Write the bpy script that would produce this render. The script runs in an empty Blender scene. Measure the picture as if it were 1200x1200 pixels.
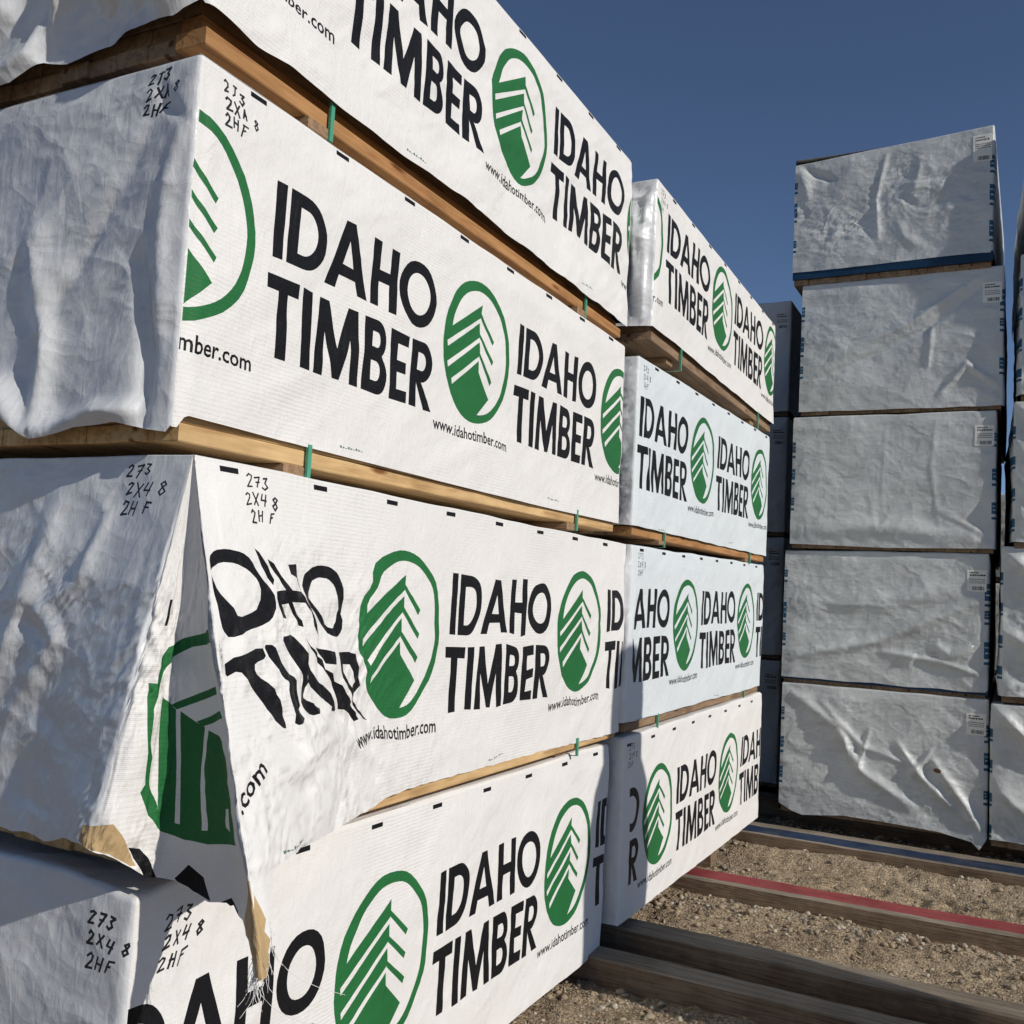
import bpy, math, random
import numpy as np
from mathutils import Vector, Matrix
from mathutils.geometry import delaunay_2d_cdt
R = math.radians
sc = bpy.context.scene
C = sc.collection
# ------------------------------------------------------------------ camera, sky, sun, exposure
EYE = 1.5
YAW, PITCH, ROLL, FPX = 0.4790847, 0.0785995, 0.0529884, 1138.955
cam = bpy.data.cameras.new('camera'); co = bpy.data.objects.new('camera', cam); C.objects.link(co)
fw = Vector((-math.sin(YAW)*math.cos(PITCH), math.cos(YAW)*math.cos(PITCH), math.sin(PITCH)))
rt = fw.cross(Vector((0, 0, 1))).normalized(); up = rt.cross(fw)
r2 = rt*math.cos(ROLL)+up*math.sin(ROLL); u2 = -rt*math.sin(ROLL)+up*math.cos(ROLL)
m = Matrix((r2, u2, -fw)).transposed().to_4x4(); m.translation = (0, 0, EYE); co.matrix_world = m
cam.sensor_width = 36; cam.lens = 36*FPX/1200; cam.clip_end = 2000; cam.clip_start = 0.05
sc.camera = co
SUN_EL, SUN_AZ = 29.0, 10.5          # elevation; degrees from +X towards the viewer (-Y)
sd = Vector((math.cos(R(SUN_AZ))*math.cos(R(SUN_EL)), -math.sin(R(SUN_AZ))*math.cos(R(SUN_EL)), math.sin(R(SUN_EL))))
w = bpy.data.worlds.new("World"); sc.world = w; w.use_nodes = True
nt = w.node_tree; sky = nt.nodes.new('ShaderNodeTexSky'); sky.sky_type = 'NISHITA'; sky.sun_disc = False
sky.sun_elevation = R(SUN_EL); sky.sun_rotation = R(90+SUN_AZ)
sky.altitude = 1500; sky.air_density = 0.65; sky.dust_density = 0.25; sky.ozone_density = 2.2
nt.links.new(sky.outputs[0], nt.nodes['Background'].inputs[0]); nt.nodes['Background'].inputs[1].default_value = 0.085
sl = bpy.data.lights.new('sun', 'SUN'); sl.energy = 3.3; sl.angle = R(0.53); sl.color = (1, .95, .87)
so = bpy.data.objects.new('sun', sl); C.objects.link(so); so.rotation_euler = sd.to_track_quat('Z', 'Y').to_euler()
sc.view_settings.view_transform = 'Standard'; sc.view_settings.look = 'None'
sc.view_settings.exposure = 0.15; sc.view_settings.gamma = 1

# ------------------------------------------------------------------ materials
def new_mat(name):
    mt = bpy.data.materials.new(name); mt.use_nodes = True
    return mt, mt.node_tree, mt.node_tree.nodes['Principled BSDF']
def nd(t, ty, **kw):
    n = t.nodes.new(ty)
    for k, v in kw.items():
        if k in n.inputs: n.inputs[k].default_value = v
        else: setattr(n, k, v)
    return n
def ramp(t, src, stops):
    r = t.nodes.new('ShaderNodeValToRGB'); e = r.color_ramp.elements
    while len(e) < len(stops): e.new(.5)
    for q, (p, c) in zip(e, stops): q.position = p; q.color = (*c, 1)
    t.links.new(src, r.inputs[0]); return r.outputs[0]
def wrap_mat(name, col, rough=.5, weave=.25, crink=.35, grime=.12, ribs=.0, spec=.4, scr=0.0, film=0.0):
    mt, t, b = new_mat(name); L = t.links
    uv = nd(t, 'ShaderNodeUVMap'); uv.uv_map = 'UVMap'
    n1 = nd(t, 'ShaderNodeTexNoise', Scale=3.1, Detail=6., Roughness=.65); L.new(uv.outputs[0], n1.inputs['Vector'])
    c = Vector(col)
    out = ramp(t, n1.outputs[0], [(.3, c*(1-grime)), (.62, c), (.8, c*(1-grime*.4))])
    # fine dust specks and scuffs
    n2 = nd(t, 'ShaderNodeTexNoise', Scale=95., Detail=3., Roughness=.7); L.new(uv.outputs[0], n2.inputs['Vector'])
    s = ramp(t, n2.outputs[0], [(.27, (.82, .8, .77)), (.4, (1, 1, 1))])
    mx = nd(t, 'ShaderNodeMix', data_type='RGBA', blend_type='MULTIPLY'); mx.inputs[0].default_value = .6
    L.new(out, mx.inputs[6]); L.new(s, mx.inputs[7]); cur = mx.outputs[2]
    if scr:                                            # scratches worn through the ink
        mp = nd(t, 'ShaderNodeMapping'); mp.inputs['Scale'].default_value = (26, 9, 1); mp.inputs['Rotation'].default_value = (0, 0, .6)
        L.new(uv.outputs[0], mp.inputs[0])
        n3 = nd(t, 'ShaderNodeTexNoise', Scale=2.4, Detail=9., Roughness=.78); L.new(mp.outputs[0], n3.inputs['Vector'])
        f = ramp(t, n3.outputs[0], [(.66, (0, 0, 0)), (.72, (scr, scr, scr))])
        m2 = nd(t, 'ShaderNodeMix', data_type='RGBA'); L.new(f, m2.inputs[0]); L.new(cur, m2.inputs[6]); m2.inputs[7].default_value = (.45, .45, .44, 1)
        cur = m2.outputs[2]
    L.new(cur, b.inputs['Base Color'])
    b.inputs['Roughness'].default_value = rough; b.inputs['Specular IOR Level'].default_value = spec
    # bumps: crinkles, woven tape, faint ribs of the boards beneath
    mp = nd(t, 'ShaderNodeMapping'); mp.inputs['Rotation'].default_value = (0, 0, .5); mp.inputs['Scale'].default_value = (1.8, .7, 1)
    L.new(uv.outputs[0], mp.inputs[0])
    k1 = nd(t, 'ShaderNodeTexNoise', Scale=16., Detail=7., Roughness=.6, Distortion=1.1); L.new(mp.outputs[0], k1.inputs['Vector'])
    bp1 = nd(t, 'ShaderNodeBump', Strength=crink, Distance=.012); L.new(k1.outputs[0], bp1.inputs['Height'])
    w1 = nd(t, 'ShaderNodeTexWave', Scale=110., Distortion=2.5, bands_direction='X'); w1.inputs['Detail Scale'].default_value = 4
    w2 = nd(t, 'ShaderNodeTexWave', Scale=90., Distortion=3.0, bands_direction='Y')
    L.new(uv.outputs[0], w1.inputs['Vector']); L.new(uv.outputs[0], w2.inputs['Vector'])
    ad = nd(t, 'ShaderNodeMath', operation='ADD'); L.new(w1.outputs['Fac'], ad.inputs[0]); L.new(w2.outputs['Fac'], ad.inputs[1])
    bp2 = nd(t, 'ShaderNodeBump', Strength=weave, Distance=.0008); L.new(ad.outputs[0], bp2.inputs['Height']); L.new(bp1.outputs[0], bp2.inputs['Normal'])
    last = bp2
    if ribs:
        w3 = nd(t, 'ShaderNodeTexWave', Scale=32., Distortion=1.6, bands_direction='Y'); L.new(uv.outputs[0], w3.inputs['Vector'])
        n4 = nd(t, 'ShaderNodeTexNoise', Scale=1.7, Detail=2.); L.new(uv.outputs[0], n4.inputs['Vector'])
        g = ramp(t, n4.outputs[0], [(.42, (0, 0, 0)), (.6, (1, 1, 1))])
        mu = nd(t, 'ShaderNodeMath', operation='MULTIPLY'); L.new(w3.outputs['Fac'], mu.inputs[0]); L.new(g, mu.inputs[1])
        bp3 = nd(t, 'ShaderNodeBump', Strength=ribs, Distance=.0022); L.new(mu.outputs[0], bp3.inputs['Height']); L.new(bp2.outputs[0], bp3.inputs['Normal'])
        last = bp3
    if film:                                           # sharp set-in fold lines and taut puckers of plastic film
        wp = nd(t, 'ShaderNodeTexNoise', Scale=5., Detail=2.); L.new(uv.outputs[0], wp.inputs['Vector'])
        va = nd(t, 'ShaderNodeVectorMath', operation='MULTIPLY_ADD'); va.inputs[1].default_value = (.16, .16, .16); L.new(wp.outputs['Color'], va.inputs[0]); L.new(uv.outputs[0], va.inputs[2])
        for sc_, st_, ds_ in ((4.2, .55*film, .012), (11., .45*film, .006), (27., .3*film, .0025)):
            m_ = nd(t, 'ShaderNodeMapping'); m_.inputs['Scale'].default_value = (.8, 1.25, 1); m_.inputs['Rotation'].default_value = (0, 0, sc_); L.new(va.outputs[0], m_.inputs[0])
            vv = nd(t, 'ShaderNodeTexVoronoi', Scale=sc_, feature='F1'); L.new(m_.outputs[0], vv.inputs['Vector'])
            bb = nd(t, 'ShaderNodeBump', Strength=st_, Distance=ds_*4); L.new(vv.outputs['Distance'], bb.inputs['Height']); L.new(last.outputs[0], bb.inputs['Normal']); last = bb
    L.new(last.outputs[0], b.inputs['Normal'])
    return mt
def wood_mat(name, c1, c2, axis='Y', scale=1., rough=.75, bump=.35, knots=True, dust=0):
    mt, t, b = new_mat(name); L = t.links
    tc = nd(t, 'ShaderNodeTexCoord'); mp = nd(t, 'ShaderNodeMapping')
    mp.inputs['Scale'].default_value = (9*scale, .55*scale, 9*scale) if axis == 'Y' else (.55*scale, 21*scale, 21*scale)
    L.new(tc.outputs['Object'], mp.inputs[0])
    n0 = nd(t, 'ShaderNodeTexNoise', Scale=1.6, Detail=2., Distortion=.6); L.new(mp.outputs[0], n0.inputs['Vector'])
    wv = nd(t, 'ShaderNodeMath', operation='MULTIPLY'); wv.inputs[1].default_value = 34; L.new(n0.outputs[0], wv.inputs[0])
    sn = nd(t, 'ShaderNodeMath', operation='SINE'); L.new(wv.outputs[0], sn.inputs[0])
    n1 = nd(t, 'ShaderNodeTexNoise', Scale=14., Detail=6., Roughness=.7); L.new(mp.outputs[0], n1.inputs['Vector'])
    a = nd(t, 'ShaderNodeMath', operation='MULTIPLY_ADD'); a.inputs[1].default_value = .16; L.new(sn.outputs[0], a.inputs[0]); L.new(n1.outputs[0], a.inputs[2])
    c1 = Vector(c1); c2 = Vector(c2)
    out = ramp(t, a.outputs[0], [(.25, c2), (.5, c1.lerp(c2, .35)), (.75, c1)])
    n5 = nd(t, 'ShaderNodeTexNoise', Scale=2.3, Detail=4., Roughness=.6); L.new(tc.outputs['Object'], n5.inputs['Vector'])
    m1 = nd(t, 'ShaderNodeMix', data_type='RGBA', blend_type='MULTIPLY'); m1.inputs[0].default_value = 1
    L.new(out, m1.inputs[6]); L.new(ramp(t, n5.outputs[0], [(.3, (.62, .58, .55)), (.6, (1, 1, 1))]), m1.inputs[7]); cur = m1.outputs[2]
    if knots:
        vo = nd(t, 'ShaderNodeTexVoronoi', Scale=1.0); mp2 = nd(t, 'ShaderNodeMapping')
        mp2.inputs['Scale'].default_value = (14, 3.2, 14) if axis == 'Y' else (3.2, 14, 14)
        L.new(tc.outputs['Object'], mp2.inputs[0]); L.new(mp2.outputs[0], vo.inputs['Vector'])
        m2 = nd(t, 'ShaderNodeMix', data_type='RGBA', blend_type='MULTIPLY'); m2.inputs[0].default_value = 1
        L.new(cur, m2.inputs[6]); L.new(ramp(t, vo.outputs['Distance'], [(.06, (.38, .24, .15)), (.15, (1, 1, 1))]), m2.inputs[7]); cur = m2.outputs[2]
    if dust:
        n7 = nd(t, 'ShaderNodeTexNoise', Scale=7., Detail=8., Roughness=.75); L.new(tc.outputs['Object'], n7.inputs['Vector'])
        m3 = nd(t, 'ShaderNodeMix', data_type='RGBA'); L.new(ramp(t, n7.outputs[0], [(.46, (0, 0, 0)), (.66, (dust, dust, dust))]), m3.inputs[0]); L.new(cur, m3.inputs[6]); m3.inputs[7].default_value = (.36, .29, .2, 1); cur = m3.outputs[2]
    L.new(cur, b.inputs['Base Color']); b.inputs['Roughness'].default_value = rough
    b.inputs['Specular IOR Level'].default_value = .25
    bp = nd(t, 'ShaderNodeBump', Strength=bump, Distance=.004); L.new(a.outputs[0], bp.inputs['Height']); L.new(bp.outputs[0], b.inputs['Normal'])
    return mt
WHITE = wrap_mat('white woven wrap', (.78, .76, .735), .55, .35, .34, .08, .22)
PLAIN = wrap_mat('silvery white wrap', (.68, .69, .70), .33, .08, .22, .16, 0, .55, film=.5)
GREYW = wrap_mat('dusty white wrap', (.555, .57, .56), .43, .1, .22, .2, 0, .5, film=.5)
BWHITE = wrap_mat('bluish white wrap', (.69, .735, .76), .5, .35, .34, .07, .2)
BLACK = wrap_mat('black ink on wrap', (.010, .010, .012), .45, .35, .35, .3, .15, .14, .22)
GREEN = wrap_mat('green ink on wrap', (.018, .15, .042), .55, .35, .3, .2, .15, .25)
BLUE = wrap_mat('blue ink on wrap', (.012, .085, .16), .5, .3, .4, .3)
TAN = wrap_mat('tan paper backing', (.52, .36, .18), .7, .2, .8, .25)
PEN = wrap_mat('marker pen', (.012, .012, .016), .5, .2, .2, .1)
MARK = wrap_mat('small grey print', (.12, .19, .15), .5, .2, .2, .1)
STAIN = wrap_mat('rust stain', (.16, .085, .04), .8, .2, .4, .3)
COVER = [WHITE, BLACK, GREEN, PLAIN, BLUE, TAN, PEN, MARK, STAIN, GREYW, BWHITE]
LABELM = wrap_mat('label paper', (.74, .73, .67), .6, .05, .15, .12)
PINE = wood_mat('pale sawn pine', (.72, .50, .25), (.50, .31, .14), 'Y', bump=.2)
PINE2 = wood_mat('orange sawn pine', (.50, .27, .11), (.34, .16, .06), 'Y', bump=.25)
PINE3 = wood_mat('greyed and shaded sawn pine', (.34, .23, .14), (.2, .13, .08), 'Y', bump=.3)
BLOCK = wood_mat('brown spacer wood', (.36, .23, .13), (.2, .12, .07), 'X')
GREY = wood_mat('weathered grey plank', (.33, .28, .22), (.15, .12, .092), 'X', 1.1, .85, .8, False, dust=.28)
BROWN = wood_mat('brown weathered plank', (.24, .165, .11), (.12, .08, .05), 'X', 1.1, .85, .7, False, dust=.28)
NAVY = wood_mat('dark blue paint on plank', (.016, .040, .095), (.010, .024, .06), 'X', 1.1, .7, .4, False, dust=.12)
RED = wood_mat('faded red paint on plank', (.32, .055, .06), (.2, .035, .04), 'X', 1.1, .8, .5, False, dust=.12)
BLUEP = wood_mat('blue film edge', (.01, .05, .11), (.008, .035, .08), 'X', 1., .5, .2, False)
mt, t_, b_ = new_mat('green plastic strap'); b_.inputs['Base Color'].default_value = (.05, .26, .15, 1); b_.inputs['Roughness'].default_value = .35
nn = nd(t_, 'ShaderNodeTexNoise', Scale=60.); t_.links.new(ramp(t_, nn.outputs[0], [(.3, (.05, .24, .15)), (.7, (.10, .38, .24))]), b_.inputs['Base Color']); STRAP = mt

# ------------------------------------------------------------------ pure numpy helpers
# BEGIN-PURE
_rs = np.random.RandomState(7); _perm = _rs.permutation(512); _perm = np.concatenate([_perm]*3); _ga = _rs.rand(512)*2*np.pi
def noise2(x, y, seed=0):
    x = np.asarray(x, float)+seed*17.31; y = np.asarray(y, float)+seed*9.77
    xi = np.floor(x).astype(int); yi = np.floor(y).astype(int); xf = x-xi; yf = y-yi
    def g(i, j):
        a = _ga[_perm[(_perm[i % 512]+j) % 512] % 512]
        return np.cos(a)*(x-i)+np.sin(a)*(y-j)
    s = xf**3*(xf*(xf*6-15)+10); t = yf**3*(yf*(yf*6-15)+10)
    a = g(xi, yi)*(1-s)+g(xi+1, yi)*s; b = g(xi, yi+1)*(1-s)+g(xi+1, yi+1)*s
    return (a*(1-t)+b*t)*1.5
def fbm(x, y, seed=0, oc=4, gain=.5):
    r = 0; a = 1.; f = 1.
    for k in range(oc): r = r+a*noise2(x*f, y*f, seed+k*3.1); a *= gain; f *= 2.03
    return r
def fold(n, k):
    t = np.abs((n*k) % 2-1); return np.sqrt((t-.5)**2+.0016)*np.sign(t-.5)
def ridg(x, y, seed=0, oc=3):
    r = 0; a = 1.; f = 1.
    for k in range(oc): r = r+a*(1-np.abs(noise2(x*f, y*f, seed+k*5.3))*2.4); a *= .5; f *= 2.1
    return r
def sstep(x, a, b):
    t = np.clip((x-a)/(b-a), 0, 1); return t*t*(3-2*t)
def crease(u, v, pts, w, amp):
    """fold along a polyline: sharp crest of half-width w"""
    d = np.full(np.shape(u), 9.); k = np.zeros(np.shape(u))
    n = len(pts)-1
    for i, ((a, b), (c, e)) in enumerate(zip(pts[:-1], pts[1:])):
        dx, dy = c-a, e-b; q = np.clip(((u-a)*dx+(v-b)*dy)/(dx*dx+dy*dy), 0, 1)
        dd = np.hypot(u-a-q*dx, v-b-q*dy); k = np.where(dd < d, (i+q)/n, k); d = np.minimum(d, dd)
    fade = np.sin(np.clip(k, 0, 1)*np.pi)**.5*.75+.25
    w = np.maximum(w, .016)
    w = w*(1+.35*noise2(u*9, v*9, 77))
    return .8*amp*fade*(.6*np.exp(-(d/w)**2)+.4/(1+(d/(w*1.8))**2)**2)
def hermite(s, S, V):
    """monotone-ish cubic through stations"""
    S = np.asarray(S); V = np.asarray(V); h = np.diff(S); dl = np.diff(V)/h
    mm = np.zeros(len(S)); mm[1:-1] = (dl[:-1]*h[1:]+dl[1:]*h[:-1])/(h[1:]+h[:-1]); mm[0] = dl[0]; mm[-1] = dl[-1]
    mm[1:-1] = np.where(dl[:-1]*dl[1:] <= 0, mm[1:-1]*.3, mm[1:-1])
    i = np.clip(np.searchsorted(S, s)-1, 0, len(h)-1); t = (s-S[i])/h[i]
    return V[i]*(2*t**3-3*t**2+1)+h[i]*mm[i]*(t**3-2*t**2+t)+V[i+1]*(-2*t**3+3*t**2)+h[i]*mm[i+1]*(t**3-t**2)
RC = .012
def box_path(u, v):
    """corner-wrapped wall: u<0 end face, u>0 long side; v drop from the top; returns X,Y,drop,nx,ny"""
    r = RC
    a = np.clip((u+r)/(2*r), 0, 1)*np.pi/2
    X = np.where(u < -r, u, np.where(u > r, 0, -r+r*np.sin(a))); Y = np.where(u > r, u, np.where(u < -r, 0, r-r*np.cos(a)))
    nx, ny = np.sin(a), -np.cos(a)
    b = np.clip((v+r)/(2*r), 0, 1)*np.pi/2
    drop = r-r*np.cos(b)+np.maximum(v-r, 0); ins = r-r*np.sin(b)+np.maximum(-v-r, 0)
    return X-nx*ins, Y-ny*ins, drop, nx, ny
# loose cover of the third bale: stations of the fabric (s), plan position at the top and 0.8 m down (x out of the long side, y out of the end)
PLEAT = np.array([
 (-1.17, -1.17, 0, -1.17, 0), (-.62, -.62, 0, -.62, 0), (-.32, -.32, 0, -.33, .035), (-.10, -.10, 0, -.12, .120),
 (-.02, -.004, 0, -.045, .150), (.03, 0, 0, -.02, .138), (.10, 0, 0, -.008, .075), (.17, 0, 0, .0, .018), (.25, 0, 0, .05, -.016), (.34, 0, 0, .13, -.020),
 (.43, 0, 0, .22, .010), (.485, 0, 0, .287, .066), (.505, 0, 0, .302, .076), (.53, 0, -.02, .298, .048), (.60, 0, -.10, .262, -.045), (.75, 0, -.25, .18, -.22),
 (1.0, 0, -.5, .06, -.50), (1.3, 0, -.8, 0, -.80), (2.92, 0, -2.42, 0, -2.42)])
def pleat_path(s, v):
    g = np.clip(v, 0, 2)/.8; g = g*(.9+.1*np.clip(g, 0, 1))
    tX, tY, bX, bY = (hermite(s, PLEAT[:, 0], PLEAT[:, k]) for k in (1, 2, 3, 4))
    tX = np.interp(s, PLEAT[:, 0], PLEAT[:, 1]); tY = np.interp(s, PLEAT[:, 0], PLEAT[:, 2])
    X = tX+(bX-tX)*g; Y = -(tY+(bY-tY)*g)
    return X, Y
# END-PURE

def inside(px, py, poly):
    x0, y0 = poly.min(0); x1, y1 = poly.max(0)
    res = np.zeros(len(px), bool)
    c = np.nonzero((px >= x0) & (px <= x1) & (py >= y0) & (py <= y1))[0]
    if len(c) == 0: return res
    X = px[c][:, None]; Y = py[c][:, None]
    ax, ay = poly[:, 0], poly[:, 1]; bx, by = np.roll(ax, -1), np.roll(ay, -1)
    cond = (ay > Y) != (by > Y)
    with np.errstate(divide='ignore', invalid='ignore'):
        xi = (bx-ax)*(Y-ay)/(by-ay)+ax
    res[c] = (np.sum(cond & (X < xi), 1) % 2) == 1
    return res
def clip_poly(P, a, b):
    """clip to u in [a,b]"""
    for k, sgn in ((a, 1), (b, -1)):
        out = []
        for i in range(len(P)):
            p, q = P[i], P[(i+1) % len(P)]
            ip = (p[0]-k)*sgn >= 0; iq = (q[0]-k)*sgn >= 0
            if ip: out.append(p)
            if ip != iq:
                t = (k-p[0])/(q[0]-p[0]); out.append((k, p[1]+(q[1]-p[1])*t))
        P = out
        if len(P) < 3: return None
    return np.array(P)

# ------------------------------------------------------------------ letters and marks (x right, y down, height 1)
def ell(cx, cy, rx, ry, a0=0, a1=360, n=28):
    a = np.radians(np.linspace(a0, a1, n)); return [(cx+rx*math.cos(t), cy+ry*math.sin(t)) for t in a]
K = .208
def rect(x0, y0, x1, y1): return [(x0, y0), (x1, y0), (x1, y1), (x0, y1)]
def letter(ch):
    """(width, [(poly, ink)])"""
    k = K
    if ch == 'I': return .205, [(rect(0, 0, .205, 1), 1)]
    if ch == 'D':
        w_ = .80; o = [(0, 0)]+[(.32+(w_-.32)*math.cos(t), .5+.5*math.sin(t)) for t in np.linspace(-math.pi/2, math.pi/2, 18)]+[(0, 1)]
        i = [(k, k*.9)]+[(.32+(w_-.32-k)*math.cos(t), .5+(.5-k*.9)*math.sin(t)) for t in np.linspace(-math.pi/2, math.pi/2, 16)]+[(k, 1-k*.9)]
        return w_, [(o, 1), (i, 0)]
    if ch == 'A':
        w_ = .98; return w_, [([(0, 1), (.38, 0), (.60, 0), (w_, 1), (w_-.23, 1), (.49, .28), (.23, 1)], 1), ([(.22, .63), (.76, .63), (.82, .80), (.16, .80)], 1)]
    if ch == 'H': return .70, [(rect(0, 0, k, 1), 1), (rect(.70-k, 0, .70, 1), 1), (rect(k*.5, .41, .70-k*.5, .59), 1)]
    if ch == 'O': return 1.0, [(ell(.5, .5, .52, .52)[:-1], 1), (ell(.5, .5, .52-k, .52-k*.93)[:-1], 0)]
    if ch == 'T': return .66, [(rect(0, 0, .66, .185), 1), (rect(.33-k/2, .1, .33+k/2, 1), 1)]
    if ch == 'M':
        w_ = 1.02; return w_, [([(0, 1), (.08, 0), (.29, 0), (.51, .60), (.73, 0), (.94, 0), (w_, 1), (w_-.2, 1), (.79, .44), (.59, 1), (.43, 1), (.23, .44), (.2, 1)], 1)]
    if ch == 'B':
        o = [(0, 0), (.36, 0)]+[(.36+.22*math.cos(t), .255+.255*math.sin(t)) for t in np.linspace(-math.pi/2, math.pi*.32, 9)]+[(.37+.26*math.cos(t), .735+.265*math.sin(t)) for t in np.linspace(-math.pi*.32, math.pi/2, 10)]+[(0, 1)]
        a = [(k, .17), (.34, .17)]+[(.34+.075*math.cos(t), .275+.105*math.sin(t)) for t in np.linspace(-math.pi/2, math.pi/2, 7)]+[(k, .38)]
        b = [(k, .57), (.34, .57)]+[(.34+.10*math.cos(t), .70+.13*math.sin(t)) for t in np.linspace(-math.pi/2, math.pi/2, 7)]+[(k, .83)]
        return .63, [(o, 1), (a, 0), (b, 0)]
    if ch == 'E': return .50, [([(0, 0), (.5, 0), (.5, .17), (k, .17), (k, .41), (.47, .41), (.47, .58), (k, .58), (k, .83), (.5, .83), (.5, 1), (0, 1)], 1)]
    if ch == 'R':
        o = [(0, 0), (.34, 0)]+[(.34+.28*math.cos(t), .30+.30*math.sin(t)) for t in np.linspace(-math.pi/2, math.pi/2, 12)]+[(.36, .60), (.68, 1), (.43, 1), (.2, .62), (k, .62), (k, 1), (0, 1)]
        a = [(k, .17), (.33, .17)]+[(.33+.10*math.cos(t), .30+.13*math.sin(t)) for t in np.linspace(-math.pi/2, math.pi/2, 8)]+[(k, .43)]
        return .66, [(o, 1), (a, 0)]
def word(txt, x, y, wd, h, gap=.078):
    tot = sum(letter(c)[0] for c in txt)+gap*(len(txt)-1); sx = wd/tot; out = []
    cx = 0
    for c in txt:
        lw, ps = letter(c)
        for P, ink in ps: out.append(([(x+(cx+a)*sx, y+b*h) for a, b in P], ink))
        cx += lw+gap
        if c == 'D' : cx -= .05
    return out
# tree-and-mountain roundel, traced in its own unit frame (x,y in -1..1 of the ring), y down
def logo(cx, cy, rx, ry):
    def T(P): return [(cx+a*rx, cy+b*ry) for a, b in P]
    o = [(T(ell(0, 0, 1, 1, 0, 360, 49)[:-1]), 2)]
    inner = [(.845*math.cos(t)+.03, .875*math.sin(t)) for t in np.linspace(math.radians(-166), math.radians(86), 44)]
    white = inner+[(.42, .575), (.06, .28), (.03, .10), (.055, .0), (.03, -.16), (.055, -.27), (.03, -.44), (.05, -.55), (.055, -.70)]
    o.append((T(white), 0))
    for a, b, c_, d in ((.055, -.49, -.87, .06), (.05, -.21, -.83, .33), (.04, .07, -.69, .54)):
        o.append((T([(a, b-.02), (a, b+.045), (c_, d+.035), (c_-.02, d-.04)]), 0))
    for a, b in ((.04, -.57), (.04, -.28), (.04, -.0)):
        o.append((T([(a, b-.01), (a, b+.065), (.43, b+.375), (.47, b+.31)]), 2))
    return o
# built-in font outlines for the small web address
_tc = {}
def text_loops(s):
    if s in _tc: return _tc[s]
    cu = bpy.data.curves.new('web', 'FONT'); cu.body = s; cu.resolution_u = 2; cu.offset = .018
    ob = bpy.data.objects.new('web', cu); C.objects.link(ob)
    dg = bpy.context.evaluated_depsgraph_get(); me = ob.evaluated_get(dg).to_mesh()
    cnt = {}
    for p in me.polygons:
        vs = list(p.vertices)
        for a, b in zip(vs, vs[1:]+vs[:1]): cnt[(a, b)] = 1
    co_ = [v.co.copy() for v in me.vertices]
    nxt = {a: b for (a, b) in cnt if (b, a) not in cnt}
    loops = []
    while nxt:
        a, b = next(iter(nxt.items())); lp = [a]; del nxt[a]
        while b != lp[0] and b in nxt: lp.append(b); c = nxt.pop(b); b = c
        if len(lp) > 2: loops.append([(co_[i].x, co_[i].y) for i in lp])
    bpy.data.objects.remove(ob); bpy.data.curves.remove(cu)
    xs = [p[0] for l in loops for p in l]; x0, x1 = min(xs), max(xs)
    res = []
    for l in loops:
        ar = sum(a[0]*b[1]-b[0]*a[1] for a, b in zip(l, l[1:]+l[:1]))
        res.append((ar > 0, [((x-x0)/(x1-x0), -y/(x1-x0)) for x, y in l]))
    res.sort(key=lambda q: not q[0])
    _tc[s] = res; return res
def small_text(s, x, y, wd, ink=1, rot=0, squash=1.):
    out = []; c, n = math.cos(rot), math.sin(rot)
    for fill, l in text_loops(s):
        out.append(([(x+wd*(a*c-b*squash*n), y+wd*(a*n+b*squash*c)) for a, b in l], ink if fill else 0))
    return out
HAND = {'2': [[(0, .2), (.2, 0), (.5, .1), (.45, .4), (.05, 1), (.6, .92)]], '7': [[(0, .08), (.6, 0), (.25, 1)], [(.15, .5), (.55, .45)]],
 '3': [[(.05, .05), (.55, .08), (.25, .42), (.55, .7), (.3, 1), (0, .85)]], 'X': [[(0, 0), (.6, 1)], [(.6, .05), (.05, 1)]],
 '4': [[(.15, 0), (.05, .55), (.6, .5)], [(.55, 0), (.42, 1)]], '8': [[(.3, .45), (.05, .2), (.3, 0), (.52, .2), (.3, .45), (.02, .75), (.25, 1), (.55, .75), (.3, .45)]],
 'H': [[(.05, 0), (0, 1)], [(.55, 0), (.5, 1)], [(.02, .5), (.52, .48)]], 'F': [[(.2, .05), (0, 1)], [(.15, .08), (.7, .0)], [(.1, .5), (.45, .45)]],
 'J': [[(.1, .05), (.6, 0)], [(.4, 0), (.3, .8), (.1, 1)]], 'A': [[(0, 1), (.35, 0), (.5, 1)], [(.12, .65), (.5, .6)]]}
def stroke(pts, th, ink=6):
    out = []; q = random.Random(int(abs(pts[0][0])*1e5)); pts = [(a+q.uniform(-.0016, .0016), b+q.uniform(-.0016, .0016)) for a, b in pts]; th *= q.uniform(.95, 1.35)
    for (a, b), (c, d) in zip(pts[:-1], pts[1:]):
        L_ = math.hypot(c-a, d-b) or 1; ex, ey = (c-a)/L_*th*.4, (d-b)/L_*th*.4; nx, ny = -(d-b)/L_*th/2, (c-a)/L_*th/2
        out.append(([(a-ex+nx, b-ey+ny), (c+ex+nx, d+ey+ny), (c+ex-nx, d+ey-ny), (a-ex-nx, b-ey-ny)], ink))
    return out
def hand(lines, x, y, h, lh=1.55, shear=0., th=.0042, seed=1, slope=0., cw=.95):
    rd = random.Random(seed); out = []
    for j, ln in enumerate(lines):
        cx = x+rd.uniform(-.3, .3)*h; cy = y+j*h*lh
        for ch in ln:
            if ch == ' ': cx += h*.5; continue
            hh = h*rd.uniform(.85, 1.1); oy = rd.uniform(-.1, .1)*h
            for st in HAND[ch]:
                out += stroke([(cx+(a-b*shear)*hh, cy+oy+b*hh+(cx-x+a*hh)*slope) for a, b in st], th)
            cx += h*cw
    return out
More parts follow.
